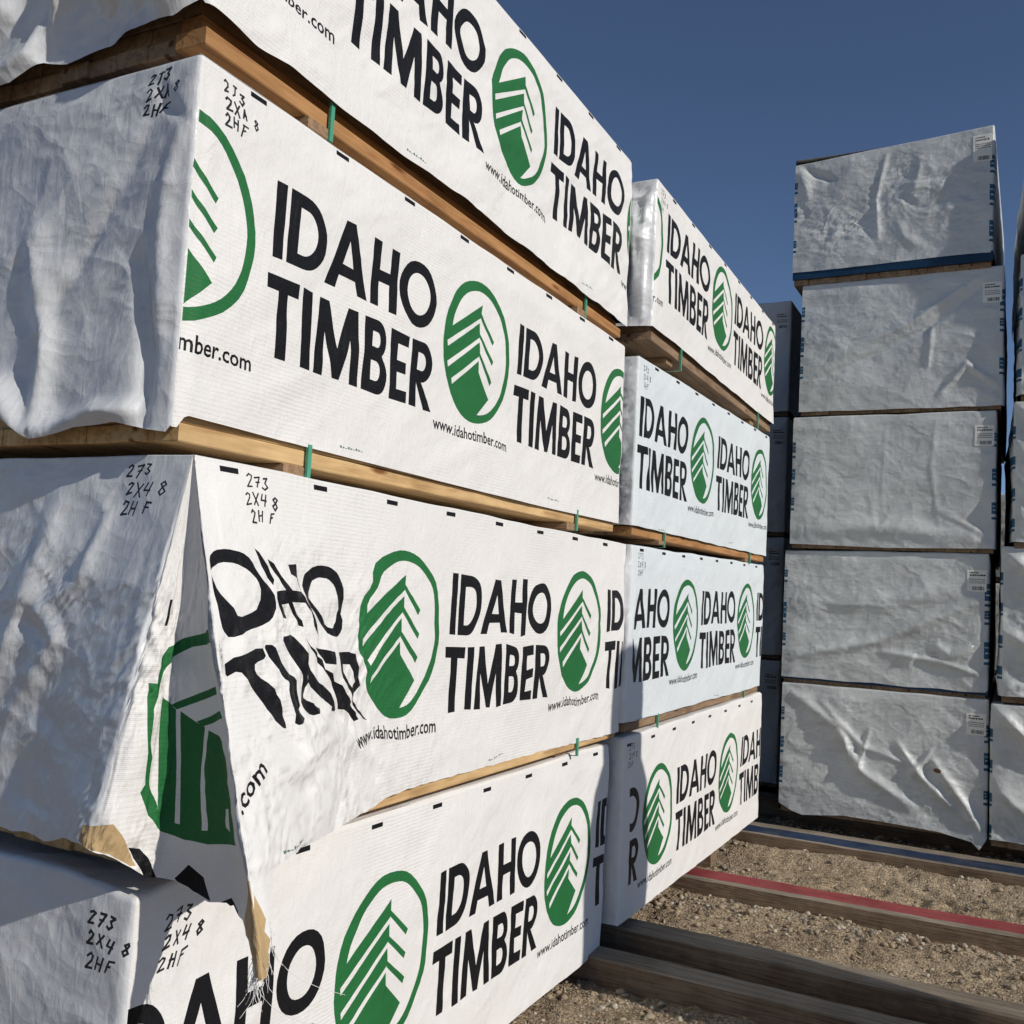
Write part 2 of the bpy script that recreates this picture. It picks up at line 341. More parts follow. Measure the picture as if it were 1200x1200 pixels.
def dashes(u0, u1, pitch=.2985, off=.08, v=.016, w_=.05, h=.012):
    out = []; u = off
    while u < u1:
        if u > u0: out.append((rect(u, v-h/2, u+w_, v+h/2), 1))
        u += pitch
    return out
def side_print(c0, cv, L, P=1.2, umin=.0, warp=.004, seed=0, top=None, skip=(), s=1.):
    """the repeating print of the long side; c0 first roundel centre, cv its height"""
    out = []; n0 = -1
    for n in range(-2, 4):
        c = c0+n*P
        for tag_, lst in (('logo', logo(c, cv, .205*s, .219*s)),
                    ('name', word('IDAHO', c+.262, cv-.165*s, .685, .172*s)+word('TIMBER', c+.250, cv+.045*s, .70, .185*s)),
                    ('web', small_text('www.idahotimber.com', c-.235, cv+.272*s, .455))):
            if (n, tag_) in skip: continue
            out += lst
        out += [(rect(c+.55+k*.011, cv+.385+(k % 3)*.002, c+.558+k*.011, cv+.391), 7) for k in range(9)]
    res = []
    for poly, ink in out:
        P_ = np.array(poly, float)
        if P_[:, 0].max() < umin or P_[:, 0].min() > L: continue
        P_ = clip_poly([tuple(p) for p in P_], umin, L-.004)
        if P_ is None: continue
        if warp:
            dx = warp*fbm(P_[:, 0]*7, P_[:, 1]*9, seed+31, 2); dy = warp*1.2*fbm(P_[:, 0]*6, P_[:, 1]*5, seed+57, 2)
            P_ = P_+np.stack([dx, dy], 1)
        res.append((P_, ink))
    return res

# ------------------------------------------------------------------ object helpers
def thing(name, label, cat, loc, group=None):
    o = bpy.data.objects.new(name, None); C.objects.link(o); o.location = loc; o.empty_display_size = .2
    o['label'] = label; o['category'] = cat
    if group: o['group'] = group
    return o
def mesh_obj(name, V, F, mats, parent=None, origin=(0, 0, 0), mi=None, uv=None, smooth=False, normals=None):
    V = np.asarray(V, float)-np.asarray(origin, float)
    me = bpy.data.meshes.new(name); me.from_pydata(V.tolist(), [], [list(map(int, f)) for f in F])
    for mt_ in mats: me.materials.append(mt_)
    if mi is not None: me.polygons.foreach_set('material_index', np.asarray(mi, np.int32))
    if uv is not None:
        ul = me.uv_layers.new(name='UVMap'); idx = np.empty(len(me.loops), np.int32); me.loops.foreach_get('vertex_index', idx)
        ul.data.foreach_set('uv', np.asarray(uv, np.float32)[idx].ravel())
    me.polygons.foreach_set('use_smooth', [smooth]*len(me.polygons))
    me.update()
    if normals is not None: me.normals_split_custom_set_from_vertices(np.asarray(normals, float).tolist())
    o = bpy.data.objects.new(name, me); C.objects.link(o)
    if parent: o.parent = parent
    else: o.location = origin
    return o
class MB:
    """collects boxes"""
    def __init__(s): s.V = []; s.F = []; s.M = []
    def box(s, x0, x1, y0, y1, z0, z1, m=0, f=None, jit=0, rd=random, bev=0.):
        b = len(s.V)
        if bev:
            e = bev
            for zz, ins in ((z0, e), (z0+e, 0), (z1-e, 0), (z1, e)):
                for xx, yy in ((x0, y0), (x1, y0), (x1, y1), (x0, y1)):
                    xx += ins*(1 if xx == x0 else -1)*.8; yy += ins*(1 if yy == y0 else -1)*.8
                    s.V.append((xx, yy, zz))
            s.F += [(b+3, b+2, b+1, b), (b+12, b+13, b+14, b+15)]; s.M += [m, m]
            for r_ in range(3):
                for i in range(4): s.F.append((b+r_*4+i, b+r_*4+(i+1) % 4, b+r_*4+4+(i+1) % 4, b+r_*4+4+i)); s.M.append(m)
            n = 16
        else:
            s.V += [(x0, y0, z0), (x1, y0, z0), (x1, y1, z0), (x0, y1, z0), (x0, y0, z1), (x1, y0, z1), (x1, y1, z1), (x0, y1, z1)]
            s.F += [(b+3, b+2, b+1, b), (b+4, b+5, b+6, b+7), (b, b+1, b+5, b+4), (b+1, b+2, b+6, b+5), (b+2, b+3, b+7, b+6), (b+3, b, b+4, b+7)]; s.M += [m]*6
            n = 8
        if f:
            for i in range(b, b+n): s.V[i] = f(*s.V[i])
    def build(s, name, mats, parent=None, origin=(0, 0, 0), smooth=False):
        return mesh_obj(name, s.V, s.F, mats, parent, origin, s.M, smooth=smooth)

def make_sheet(P, u0, u1, v0, hem, prints, grid, base_ink, vmax=1.2, refine=None, bounds=None):
    """triangulates the sheet's domain with the print outlines cut in; P(u,v)->(N,3)"""
    gu = grid
    us = np.arange(u0, u1+gu*.5, gu)
    us = np.unique(np.concatenate([us, [-RC, -RC*.5, 0, RC*.5, RC]])) if u0 < 0 < u1 else us
    if refine is not None: us = np.unique(np.concatenate([us, refine]))
    us = us[(us > u0+gu*.3) & (us < u1-gu*.3)]
    hu = np.concatenate([[u0], us, [u1]])
    if bounds is None:
        lower = [(a, float(hem(a))) for a in hu]
        dom = np.array([(u0, v0)]+lower+[(u1, v0)]+[(a, v0) for a in us[::-1]])
    else: dom = np.array(bounds)
    verts = []; edges = []
    def add_loop(Q):
        Q = [tuple(q) for q in Q]; pts = []
        for a, b in zip(Q, Q[1:]+Q[:1]):
            n = max(1, int(math.hypot(b[0]-a[0], b[1]-a[1])/(grid*1.2))); pts += [(a[0]+(b[0]-a[0])*k/n, a[1]+(b[1]-a[1])*k/n) for k in range(n)]
        s_ = len(verts); verts.extend(pts); edges.extend([(s_+i, s_+(i+1) % len(pts)) for i in range(len(pts))])
    add_loop(dom)
    for Q, ink in prints: add_loop(Q)
    taken = np.array(verts)
    hmax = dom[:, 1].max()
    vs = np.unique(np.concatenate([np.arange(v0, hmax, grid), [-RC*.9, -RC*.3, 0, RC*.3, RC*.9]])); vs = vs[vs > v0+grid*.3]
    G = np.array([(a, b) for i, b in enumerate(vs) for a in us])
    G = G[inside(G[:, 0], G[:, 1], dom)]
    # drop grid points that sit on an outline
    key = set(map(tuple, np.round(taken/(grid*.45)).astype(int))); gk = np.round(G/(grid*.45)).astype(int)
    G = G[[tuple(k) not in key for k in gk]]
    allv = [Vector(p) for p in verts]+[Vector(p) for p in G.tolist()]
    ov, oe, of, *_ = delaunay_2d_cdt(allv, edges, [], 0, 1e-6)
    UV = np.array([tuple(p) for p in ov]); T = np.array([f for f in of if len(f) == 3], int)
    c = UV[T].mean(1)
    keep = inside(c[:, 0], c[:, 1], dom); T = T[keep]; c = c[keep]
    ink = np.zeros(len(T), int); ink[:] = base_ink(c[:, 0], c[:, 1]) if callable(base_ink) else base_ink
    base = ink.copy()
    for Q, k in prints:
        msk = inside(c[:, 0], c[:, 1], np.asarray(Q)); ink[msk] = base[msk] if k == 0 else k
    W3 = P(UV[:, 0], UV[:, 1]); e = 2e-3
    du = P(UV[:, 0]+e, UV[:, 1])-P(UV[:, 0]-e, UV[:, 1]); dv = P(UV[:, 0], UV[:, 1]+e)-P(UV[:, 0], UV[:, 1]-e)
    N = np.cross(dv, du); N /= np.linalg.norm(N, axis=1)[:, None]+1e-12
    a, b, d = W3[T[:, 0]], W3[T[:, 1]], W3[T[:, 2]]; fn = np.cross(b-a, d-a)
    flip = (fn*N[T].sum(1)).sum(1) < 0; T[flip] = T[flip][:, ::-1]
    return W3, T, ink, UV, N

# ------------------------------------------------------------------ a wrapped bale of lumber
GEO = {}
def rd_(s): return random.Random(s)
def make_bale(key, label, group, x, y, th, zt0, zt1, zhem, zlum, L=2.42, W=1.17, prints=(), grid=.016, seed=1, eamp=1., samp=1.,
              ehem=None, shem=None, efolds=(), sfolds=(), ebase=3, mirror=False, wood=None, setback=.0, straps=(.42, 2.0),
              path=None, sheet_u=None, sbase=0, tophem=None, extra=None, bluefoot=False, zspace=None, flare=0., courses=2, origin_z=None, wr=1.):
    H = zt0-zhem
    ct, st = math.cos(th), math.sin(th)
    oz = zlum if origin_z is None else origin_z
    root = thing('timber_bale', label, 'timber bale', (x, y, oz), group)
    sg = -1 if mirror else 1
    def world(X, Y, Z): X = X*sg; return np.stack([x+X*ct+Y*st, y-X*st+Y*ct, Z], -1)
    def P(u, v):
        u = np.asarray(u, float); v = np.asarray(v, float)
        if path is None: X, Y, drop, nx, ny = box_path(u, v); us = u
        else:
            X, Y = path(u, np.maximum(v, .004)); e = 1e-3; X1, Y1 = path(u+e, np.maximum(v, .02)); X0, Y0 = path(u-e, np.maximum(v, .02))
            tx, ty = X1-X0, Y1-Y0; n_ = np.hypot(tx, ty)+1e-9; nx, ny = ty/n_, -tx/n_; drop = np.maximum(v, 0); ins = np.maximum(-v, 0)
            us = np.where(u > .5, u-.5, np.where(u < 0, u, 0)); lp = sstep(us, -.02, .02); X = X-lp*ins; Y = Y+(1-lp)*ins
        side = sstep(us, -.02, .02)
        topf = sstep(v, -.005, .09); cf = 1-.75*np.exp(-(us/.03)**2) if path is None else sstep(v, .0, .30)*.8+.2*(np.abs(us) > .05)
        # end: puffy folds and fine horizontal wrinkles; side: faint drag lines
        a, b = u+seed*3.7, v+seed*1.9
        de = .010*fbm(a*2.6+1.4*b, b*2.1, seed, 2)+.0020*ridg(a*5+2.2*noise2(a*2, b*3, seed), b*9, seed+2, 2)*(.5+noise2(a*2, b*2, seed+14))+.0006*fbm(a*22, b*60, seed+4, 2)+.0022*ridg(a*3+b*2, b*2-a, seed+15, 1)
        mk = np.clip(.55+1.1*noise2(a*2.3, b*2.7, seed+33), .06, 1.1)
        de = de+wr*mk*(.0052*fold(noise2(a*1.9+.3*noise2(a*6, b*6, seed+50), b*3.1, seed+51), 3.2)*mk+.0030*fold(noise2(a*4.6+b*2, b*5.2-a, seed+52), 2.4)+.0022*fbm(a*6+1.2*noise2(a*4, b*7, seed+34), b*21+1.6*noise2(a*5, b*4, seed+35), seed+36, 3, .55)+.0007*ridg(a*9+1.5*noise2(a*5, b*5, seed+38), b*14+a*6, seed+37, 2)+.0022*np.maximum(0, 1-9*np.abs(noise2(a*2.6+.6*noise2(a*7, b*7, seed+41), b*2.2, seed+40))))
        ds = .0016*fold(noise2(a*1.6+b*1.5, b*2.2-a*.8, seed+60), 2.2)+.0055*fbm(a*2.1+b*1.2, b*2.4, seed+6, 2)+.0011*fbm(a*9+b*7, b*11-a*5, seed+8, 3)+.0010*ridg(a*5+b*6, b*4, seed+9, 2)
        d = (1-side)*(de*eamp+.006)+side*(ds*samp+.003)
        for pts, wd, am in efolds: d = d+(1-side)*crease(us, v, pts, wd, am)
        for pts, wd, am in sfolds: d = d+side*crease(us, v, pts, wd, am)
        if extra is not None: d = d+extra(u, us, v)
        d = np.maximum(d, -.0005-.008*(1-side))
        d = d*topf*cf+flare*side*sstep(v, H-.22, H)*(.8+.4*noise2(us*4.2, 0*us, seed+3))
        zt = zt0+(zt1-zt0)*np.clip(Y/L, 0, 1)
        dz = .004*fbm(u*3, 0*u, seed+11, 2)*sstep(v, .06, -.02)
        if tophem is not None: dz = dz+tophem(us)*sstep(v, .25, -.01)
        return world(X+nx*d, Y+ny*d, zt-drop+dz)
    GEO[key] = P
    u0, u1 = sheet_u or (-W, L)
    off = .5 if path is not None else 0
    def hem(uu):
        us = uu if path is None else (uu-.5 if uu > .5 else min(uu, 0))
        if us < -.001: return (ehem(us) if ehem else H+.006*float(noise2(us*6, 0, seed)))
        h = zt0+(zt1-zt0)*us/L-zhem
        return (shem(us) if shem else h+.004*float(noise2(us*5, 0, seed+1)))
    if callable(hem) and path is not None:
        hm = shem_all.get(key)
        if hm: hem = hm
    bi = (lambda uu, vv: np.where(uu-off < 0.002 if path is None else uu < .0, ebase, sbase))
    W3, T, ink, UV, N = make_sheet(P, u0, u1, -.07, hem, prints, grid, bi)
    if mirror: N = -N; T = T[:, ::-1]
    V = [tuple(p) for p in W3]; F = T.tolist(); MI = ink.tolist(); uvs = UV.tolist(); NN = N.tolist()
    # top, hidden long side and far end
    def patch(fn, na, nb, nrm, m):
        b0 = len(V)
        for j in range(nb+1):
            for i in range(na+1):
                p, q = fn(i/na, j/nb); V.append(tuple(p)); uvs.append(q); NN.append(nrm)
        for j in range(nb):
            for i in range(na):
                k = b0+j*(na+1)+i; f = [k, k+1, k+na+2, k+na+1]
                F.append(f if not mirror else f[::-1]); MI.append(m)
    def topf(i, j):
        X, Y = -W+(W)*i, L*j; return world(np.array(X+(-.004 if i == 1 else .0)), np.array(Y+(.004 if j == 0 else 0)), np.array(zt0+(zt1-zt0)*j-.003+.004*float(noise2(X*3, Y*3, seed)))), (X, Y)
    def left(i, j):
        Y = L*(1-i); return world(np.array(-W-.004*float(noise2(Y*4, j*4, seed+1))), np.array(Y), np.array((zt0+(zt1-zt0)*(1-i)-.003)*(1-j)+zhem*j)), (Y, -j*H)
    def far(i, j):
        X = -W*i; return world(np.array(X), np.array(L-.002+.006*float(noise2(X*4, j*3, seed+2))), np.array((zt1-.003)*(1-j)+zhem*j)), (X, -j*H)
    up_ = (0, 0, 1); lf = (-ct*sg, st*sg, 0); fr = (st, ct, 0)
    patch(topf, 10, 16, up_, sbase if sbase else 0); patch(left, 20, 8, lf, ebase); patch(far, 10, 8, fr, ebase)
    mesh_obj('wrap', V, F, COVER, root, (x, y, oz), MI, uvs, True, NN)
    # the boards themselves
    mb = MB(); rr = rd_(seed); nb = int(round((W-.012)/.0895)); pw = (W-.012)/nb
    f = lambda X, Y, Z: tuple(world(np.array(X), np.array(Y), np.array(Z)))
    cw = .038
    for c in range(courses):
        for k in range(nb):
            x1 = -.006-k*pw; sb = setback if c else 0
            if k == 0: x1 -= sb+.004
            e = rr.uniform(.016, .030) if c == 0 else rr.uniform(.03, .04)
            mb.box(-.006-(k+1)*pw+.0012, x1, e, L-rr.uniform(.004, .02), zlum+c*(cw+.0012), zlum+c*(cw+.0012)+cw, 1 if k else 0, f, bev=.003)
    mb.box(-W+.02, -.02-setback, .03, L-.03, zlum+courses*(cw+.0012)+.001, min(zt0, zt1)-.02, 1, f)
    wm = wood or PINE
    if mirror: mb.F = [q[::-1] for q in mb.F]
    mb.build('lumber', [wm, PINE3 if wm is not PINE else PINE], root, (x, y, oz))  # inner boards beside orange pine darker: end shade put into their colour
    if bluefoot:
        fb = MB(); fb.box(-W+.001, .002, -.002, .016, zlum+.036, zhem+.012, 0, f)
        mesh = fb.build('film_edge', [BLUEP], root, (x, y, oz))
    zs = zspace if zspace is not None else zlum-.03
    for q in straps:
        s_ = MB(); s_.box(-.004, .0035, q-.0065, q+.0065, zs+.0006, zhem+.004, 0, f); s_.box(-W+.01, -.0045, q-.0065, q+.0065, zs-.0006, zs+.0004, 0, f)
        s_.box(-W-.002, -W+.009, q-.0065, q+.0065, zs, zhem+.10, 0, f)
        s_.build('strap', [STRAP], root, (x, y, oz))
    return root, P, world
shem_all = {}
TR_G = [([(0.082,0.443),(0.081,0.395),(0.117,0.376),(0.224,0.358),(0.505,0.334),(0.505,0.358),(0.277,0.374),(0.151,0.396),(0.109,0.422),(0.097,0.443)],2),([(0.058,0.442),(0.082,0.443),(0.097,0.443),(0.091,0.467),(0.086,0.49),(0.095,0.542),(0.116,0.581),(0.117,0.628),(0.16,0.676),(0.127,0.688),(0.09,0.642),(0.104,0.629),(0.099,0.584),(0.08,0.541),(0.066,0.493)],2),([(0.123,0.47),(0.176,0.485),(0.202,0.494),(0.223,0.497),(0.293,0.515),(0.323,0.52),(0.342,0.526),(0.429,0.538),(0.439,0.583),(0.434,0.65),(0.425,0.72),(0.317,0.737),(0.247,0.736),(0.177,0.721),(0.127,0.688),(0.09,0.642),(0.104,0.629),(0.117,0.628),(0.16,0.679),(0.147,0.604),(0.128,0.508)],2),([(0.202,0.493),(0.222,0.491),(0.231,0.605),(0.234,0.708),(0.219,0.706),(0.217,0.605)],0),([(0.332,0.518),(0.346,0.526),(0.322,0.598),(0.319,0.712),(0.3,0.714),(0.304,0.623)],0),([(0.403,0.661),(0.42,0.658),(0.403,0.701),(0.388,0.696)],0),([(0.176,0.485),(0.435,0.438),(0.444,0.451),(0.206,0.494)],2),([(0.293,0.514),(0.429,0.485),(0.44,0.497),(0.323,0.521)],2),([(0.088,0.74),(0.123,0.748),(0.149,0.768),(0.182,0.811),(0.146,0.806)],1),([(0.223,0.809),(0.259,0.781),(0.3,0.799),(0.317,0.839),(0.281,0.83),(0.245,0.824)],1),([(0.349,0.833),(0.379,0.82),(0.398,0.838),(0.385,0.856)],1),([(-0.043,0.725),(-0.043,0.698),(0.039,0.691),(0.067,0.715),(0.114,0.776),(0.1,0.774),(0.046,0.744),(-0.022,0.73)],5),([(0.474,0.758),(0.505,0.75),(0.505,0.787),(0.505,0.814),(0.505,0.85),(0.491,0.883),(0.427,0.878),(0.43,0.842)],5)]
TR_T = [([(0.515,0.2),(0.533,0.186),(0.561,0.181),(0.6,0.185),(0.623,0.197),(0.649,0.234),(0.685,0.262),(0.684,0.289),(0.668,0.318),(0.63,0.331),(0.591,0.336),(0.538,0.352),(0.52,0.335),(0.515,0.317),(0.517,0.295),(0.515,0.265),(0.515,0.228)],1),([(0.515,0.224),(0.544,0.208),(0.58,0.208),(0.612,0.22),(0.638,0.239),(0.644,0.262),(0.636,0.282),(0.616,0.301),(0.564,0.314),(0.55,0.29),(0.529,0.265),(0.515,0.235)],0),([(0.642,0.174),(0.654,0.181),(0.677,0.209),(0.69,0.236),(0.684,0.248),(0.669,0.233),(0.656,0.209)],1),([(0.675,0.194),(0.695,0.202),(0.713,0.227),(0.745,0.256),(0.789,0.258),(0.777,0.229),(0.749,0.222),(0.747,0.202),(0.782,0.199),(0.781,0.224),(0.791,0.258),(0.812,0.28),(0.846,0.32),(0.849,0.334),(0.839,0.35),(0.824,0.331),(0.818,0.301),(0.796,0.282),(0.749,0.281),(0.759,0.298),(0.791,0.32),(0.796,0.334),(0.778,0.331),(0.754,0.306),(0.737,0.284),(0.707,0.287),(0.737,0.316),(0.71,0.313),(0.695,0.289),(0.693,0.26),(0.727,0.256),(0.705,0.232),(0.684,0.208)],1),([(0.799,0.25),(0.814,0.223),(0.843,0.204),(0.883,0.196),(0.925,0.198),(0.958,0.212),(0.98,0.24),(0.98,0.277),(0.974,0.314),(0.968,0.347),(0.947,0.36),(0.91,0.354),(0.876,0.332),(0.835,0.296),(0.809,0.276)],1),([(0.826,0.258),(0.84,0.235),(0.874,0.224),(0.915,0.226),(0.941,0.241),(0.953,0.269),(0.957,0.301),(0.943,0.329),(0.925,0.34),(0.902,0.335),(0.869,0.306),(0.829,0.275)],0),([(0.517,0.39),(0.629,0.368),(0.638,0.392),(0.596,0.398),(0.596,0.415),(0.641,0.444),(0.672,0.481),(0.691,0.532),(0.674,0.529),(0.649,0.509),(0.602,0.46),(0.571,0.431),(0.548,0.409),(0.515,0.421)],1),([(0.633,0.366),(0.666,0.367),(0.683,0.397),(0.71,0.426),(0.741,0.437),(0.745,0.464),(0.758,0.491),(0.753,0.505),(0.77,0.526),(0.714,0.53),(0.716,0.502),(0.698,0.461),(0.706,0.442),(0.687,0.434),(0.652,0.397)],1),([(0.705,0.354),(0.755,0.348),(0.792,0.382),(0.814,0.421),(0.847,0.452),(0.904,0.479),(0.917,0.506),(0.93,0.526),(0.906,0.523),(0.902,0.51),(0.844,0.482),(0.813,0.458),(0.803,0.428),(0.795,0.457),(0.778,0.48),(0.804,0.491),(0.862,0.516),(0.804,0.523),(0.762,0.494),(0.771,0.467),(0.789,0.44),(0.754,0.413),(0.726,0.383)],1),([(0.799,0.358),(0.836,0.384),(0.87,0.407),(0.878,0.428),(0.906,0.439),(0.92,0.458),(0.95,0.469),(0.995,0.51),(1.016,0.528),(1.049,0.557),(1.028,0.56),(1.006,0.539),(0.975,0.527),(0.943,0.523),(0.928,0.499),(0.905,0.457),(0.869,0.424),(0.835,0.392)],1),([(0.836,0.379),(0.923,0.392),(0.919,0.42),(0.879,0.416),(0.862,0.394)],1),([(0.94,0.394),(1.004,0.395),(1.039,0.402),(1.05,0.434),(1.056,0.458),(1.061,0.478),(1.026,0.494),(1.006,0.502),(1.037,0.528),(1.109,0.566),(1.082,0.56),(1.027,0.532),(0.995,0.496),(0.965,0.467),(0.95,0.438)],1),([(0.965,0.422),(1.005,0.425),(1.017,0.442),(1.025,0.466),(0.995,0.478),(0.975,0.458)],0)]
# ------------------------------------------------------------------ near stack
# third bale: torn loose corner; outlines above are (fabric s, drop v) coordinates on its cover
def chai(p):
    o = []
    for a, b in zip(p, p[1:]+p[:1]): o += [(a[0]*.8+b[0]*.2, a[1]*.8+b[1]*.2), (a[0]*.2+b[0]*.8, a[1]*.2+b[1]*.8)]
    return o
PA = 'printed bales in the near stack'
PB = 'printed bales in the second stack'
def w2i(h): return h
def hem3(s):
    S = [-1.17, -.7, -.45, -.215, -.101, -.05, .035, .099, .118, .155, .224, .259, .285, .312, .349, .383, .399, .42, .433, .457, .478, .494, .505, .520, .545, .575, .65, .8, .972, 1.1, 1.208, 1.26, 1.5, 1.9, 2.3, 2.92]
    V = [.80, .79, .785, .765, .735, .728, .742, .774, .786, .806, .812, .821, .834, .840, .833, .833, .847, .852, .858, .872, .886, .900, .900, .880, .80, .755, .752, .768, .786, .786, .780, .772, .770, .771, .769, .770]
    return float(np.interp(s, S, V))+.003*float(noise2(s*22, 0, 3))+(.009*float(noise2(s*90, 0, 4)) if .36 < s < .62 else 0)
shem_all['A3'] = hem3
pr3 = []
def dent(P_):
    P_ = np.array(P_); g = np.exp(-((P_[:, 0]-1.07)/.09)**2)
    P_[:, 0] += g*(.016*np.sin(P_[:, 1]*30+.6)+.008*np.sin(P_[:, 1]*61)); P_[:, 1] += g*.008*np.sin(P_[:, 1]*38)
    return P_
for P_, k in side_print(.765+.5, .355, 2.92, umin=.52, seed=3, warp=.009, skip=((-1, 'logo'), (-1, 'name'), (-1, 'web'), (-2, 'name'), (-2, 'logo'), (-2, 'web'))): pr3.append((dent(P_), k))
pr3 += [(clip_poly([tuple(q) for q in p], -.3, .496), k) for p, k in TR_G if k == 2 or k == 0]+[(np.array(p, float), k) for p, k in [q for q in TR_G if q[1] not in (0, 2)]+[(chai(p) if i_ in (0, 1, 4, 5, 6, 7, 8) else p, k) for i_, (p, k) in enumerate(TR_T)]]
pr3 += [(np.array(p, float), k) for p, k in small_text('.com', .512, .650, .098, 1, -.62, 1.0)]
pr3 += [(np.array([(.487, .80), (.496, .778), (.506, .792), (.514, .772), (.525, .80), (.529, .815), (.521, .83), (.530, .845), (.523, .862), (.527, .88), (.517, .915), (.492, .915)]), 5)]
pr3 += [(np.array(p, float), k) for p, k in dashes(.55, 2.9, off=.573, v=.018)]
pr3 += [(np.array([(.075, .285), (.088, .285), (.082, .335), (.069, .335)]), 1)]
pr3 += [(np.array(p), k) for p, k in hand(['273', '2X4 8', '2H F'], .640, .020, .026, 1.45, .1, .0036, 2)+hand(['273', '2X4 8', '2H F'], -.165, .020, .026, 1.45, .15, .0036, 3)]
def ex3(s, us, v):
    q = np.clip(v/.35, 0, 1)
    a = .0042*ridg(s*9+2*noise2(s*4, v*4, 3), v*8+2*noise2(s*5, v*3, 8), 21, 4)*np.exp(-((s-.75)/.5)**2)*q
    b = .006*ridg(s*14, v*10+1.5*noise2(s*5, v*5, 4), 25, 3)*np.exp(-((s-.06)/.12)**2)*q
    c = .0028*ridg(s*5+noise2(s*4, v*4, 6), v*4.2, 27, 3)*sstep(-s, .08, .3)*sstep(v, .0, .2)
    e_ = .010*noise2(v*7, 0*s, 61)*np.exp(-((s-.50)/.10)**2)*q+.007*noise2(v*9, 0*s, 62)*np.exp(-((s+.02)/.08)**2)*q
    f_ = (.010*fold(noise2(s*3.4+v*2, v*3.6-s, 63), 2.6)*np.exp(-((s-.72)/.30)**2)+.007*fold(noise2(s*9, v*4, 64), 2.4)*np.exp(-((s-.06)/.12)**2)+.0055*fold(noise2(s*3.3-v, v*3.2+s, 65), 2.8)*sstep(-s, .08, .3))*q
    return a+b+c+e_+f_
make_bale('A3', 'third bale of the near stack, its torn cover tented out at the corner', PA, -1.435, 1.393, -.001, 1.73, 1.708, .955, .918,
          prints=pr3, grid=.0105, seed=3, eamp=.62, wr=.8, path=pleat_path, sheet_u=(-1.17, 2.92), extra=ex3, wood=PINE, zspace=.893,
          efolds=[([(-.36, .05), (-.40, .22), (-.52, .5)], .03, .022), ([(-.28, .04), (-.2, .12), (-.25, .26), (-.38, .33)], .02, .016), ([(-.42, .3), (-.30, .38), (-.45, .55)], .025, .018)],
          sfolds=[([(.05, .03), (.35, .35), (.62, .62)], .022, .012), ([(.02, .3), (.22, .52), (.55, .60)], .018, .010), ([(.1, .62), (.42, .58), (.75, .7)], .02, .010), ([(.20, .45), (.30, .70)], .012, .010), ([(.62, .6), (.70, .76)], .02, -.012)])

def tube(mb, pts, r0, r1, n=5):
    b0 = len(mb.V); m_ = len(pts)
    for i, p in enumerate(pts):
        d = (Vector(pts[min(i+1, m_-1)])-Vector(pts[max(i-1, 0)])).normalized(); a = d.orthogonal().normalized(); c = d.cross(a); r = r0+(r1-r0)*i/(m_-1)
        for k in range(n): q = Vector(p)+(a*math.cos(k*6.283/n)+c*math.sin(k*6.283/n))*r; mb.V.append(tuple(q))
    for i in range(m_-1):
        for k in range(n): mb.F.append((b0+i*n+k, b0+i*n+(k+1) % n, b0+(i+1)*n+(k+1) % n, b0+(i+1)*n+k)); mb.M.append(0)
th_ = MB(); rt_ = rd_(4); PT = GEO['A3']
for k in range(46):
    s0 = rt_.uniform(.47, .54); v0 = hem3(s0)-.006; p = Vector(PT(np.array([s0]), np.array([v0]))[0]); ln = rt_.uniform(.02, .06); dx = rt_.uniform(-.35, .35); dy = rt_.uniform(-.4, .4)
    if k in (3, 9): ln = .15; dy = 1.1; dx = .3
    pts = [tuple(p+Vector((dx*ln*t*t+.002*math.sin(t*7+k), dy*ln*t*t+.002*math.cos(t*6+k*2), -ln*t))) for t in np.linspace(0, 1, 7)]
    tube(th_, pts, .00075, .0004)
ro3 = [o for o in C.objects if o.type == 'EMPTY' and o.get('label', '').startswith('third bale of the near')][0]
th_.build('frayed_thread', [WHITE], ro3, tuple(ro3.location))

def std(c0, cv, L, seed, **kw): return side_print(c0, cv, L, seed=seed, **kw)
def NP(l): return [(np.array(p, float), k) for p, k in l]
# top bale
hemA1 = lambda u: float(np.interp(u, [-1.17, -.9, -.76, -.66, -.56, -.47, -.40, -.33, -.27, -.22, -.15, -.06, -.02, 0], [.76, .79, .74, .785, .775, .74, .752, .738, .735, .722, .724, .728, .705, .69]))
sA1 = lambda u: float(np.interp(u, [0, .06, .14, .3, .5, .62, .8, 1.0, 1.2, 1.4, 1.5, 1.62, 1.8, 2.1, 2.42], [.706, .712, .720, .716, .715, .718, .712, .714, .718, .720, .718, .724, .724, .728, .730]))+.004*float(noise2(u*7, 0, 5))
make_bale('A1', 'top bale of the near stack, rising out of the picture above orange boards', PA, -1.47, 1.363, -.003, 3.354, 3.357, 2.645, 2.577,
          prints=std(.18, .30, 2.42, 1, warp=.007)+NP(dashes(0, 2.4, off=.15, v=.014)), grid=.013, seed=1, eamp=1.5, samp=1.8, ehem=hemA1, shem=sA1, wood=PINE2, setback=.026, flare=.015, zspace=2.546,
          efolds=[([(-.05, .68), (-.25, .62), (-.5, .35), (-.6, .1)], .035, .05), ([(-.06, .70), (-.2, .55), (-.3, .2)], .03, .04), ([(-.02, .70), (-.12, .5), (-.1, .1)], .02, .03), ([(-.76, .72), (-.6, .6), (-.55, .3)], .03, .05), ([(-.66, .77), (-.5, .72), (-.35, .5)], .03, .045), ([(-.47, .74), (-.45, .6)], .02, -.03)])
hemA2 = lambda u: float(np.interp(u, [-1.17, -.85, -.66, -.58, -.50, -.43, -.385, -.34, -.25, -.14, -.06, -.012, 0], [.75, .73, .695, .688, .710, .758, .786, .782, .765, .755, .770, .776, .76]))
sA2 = lambda u: float(np.interp(u, [0, .012, .03, .5, 1, 1.6, 2.42], [.765, .765, .738, .745, .752, .758, .757]))
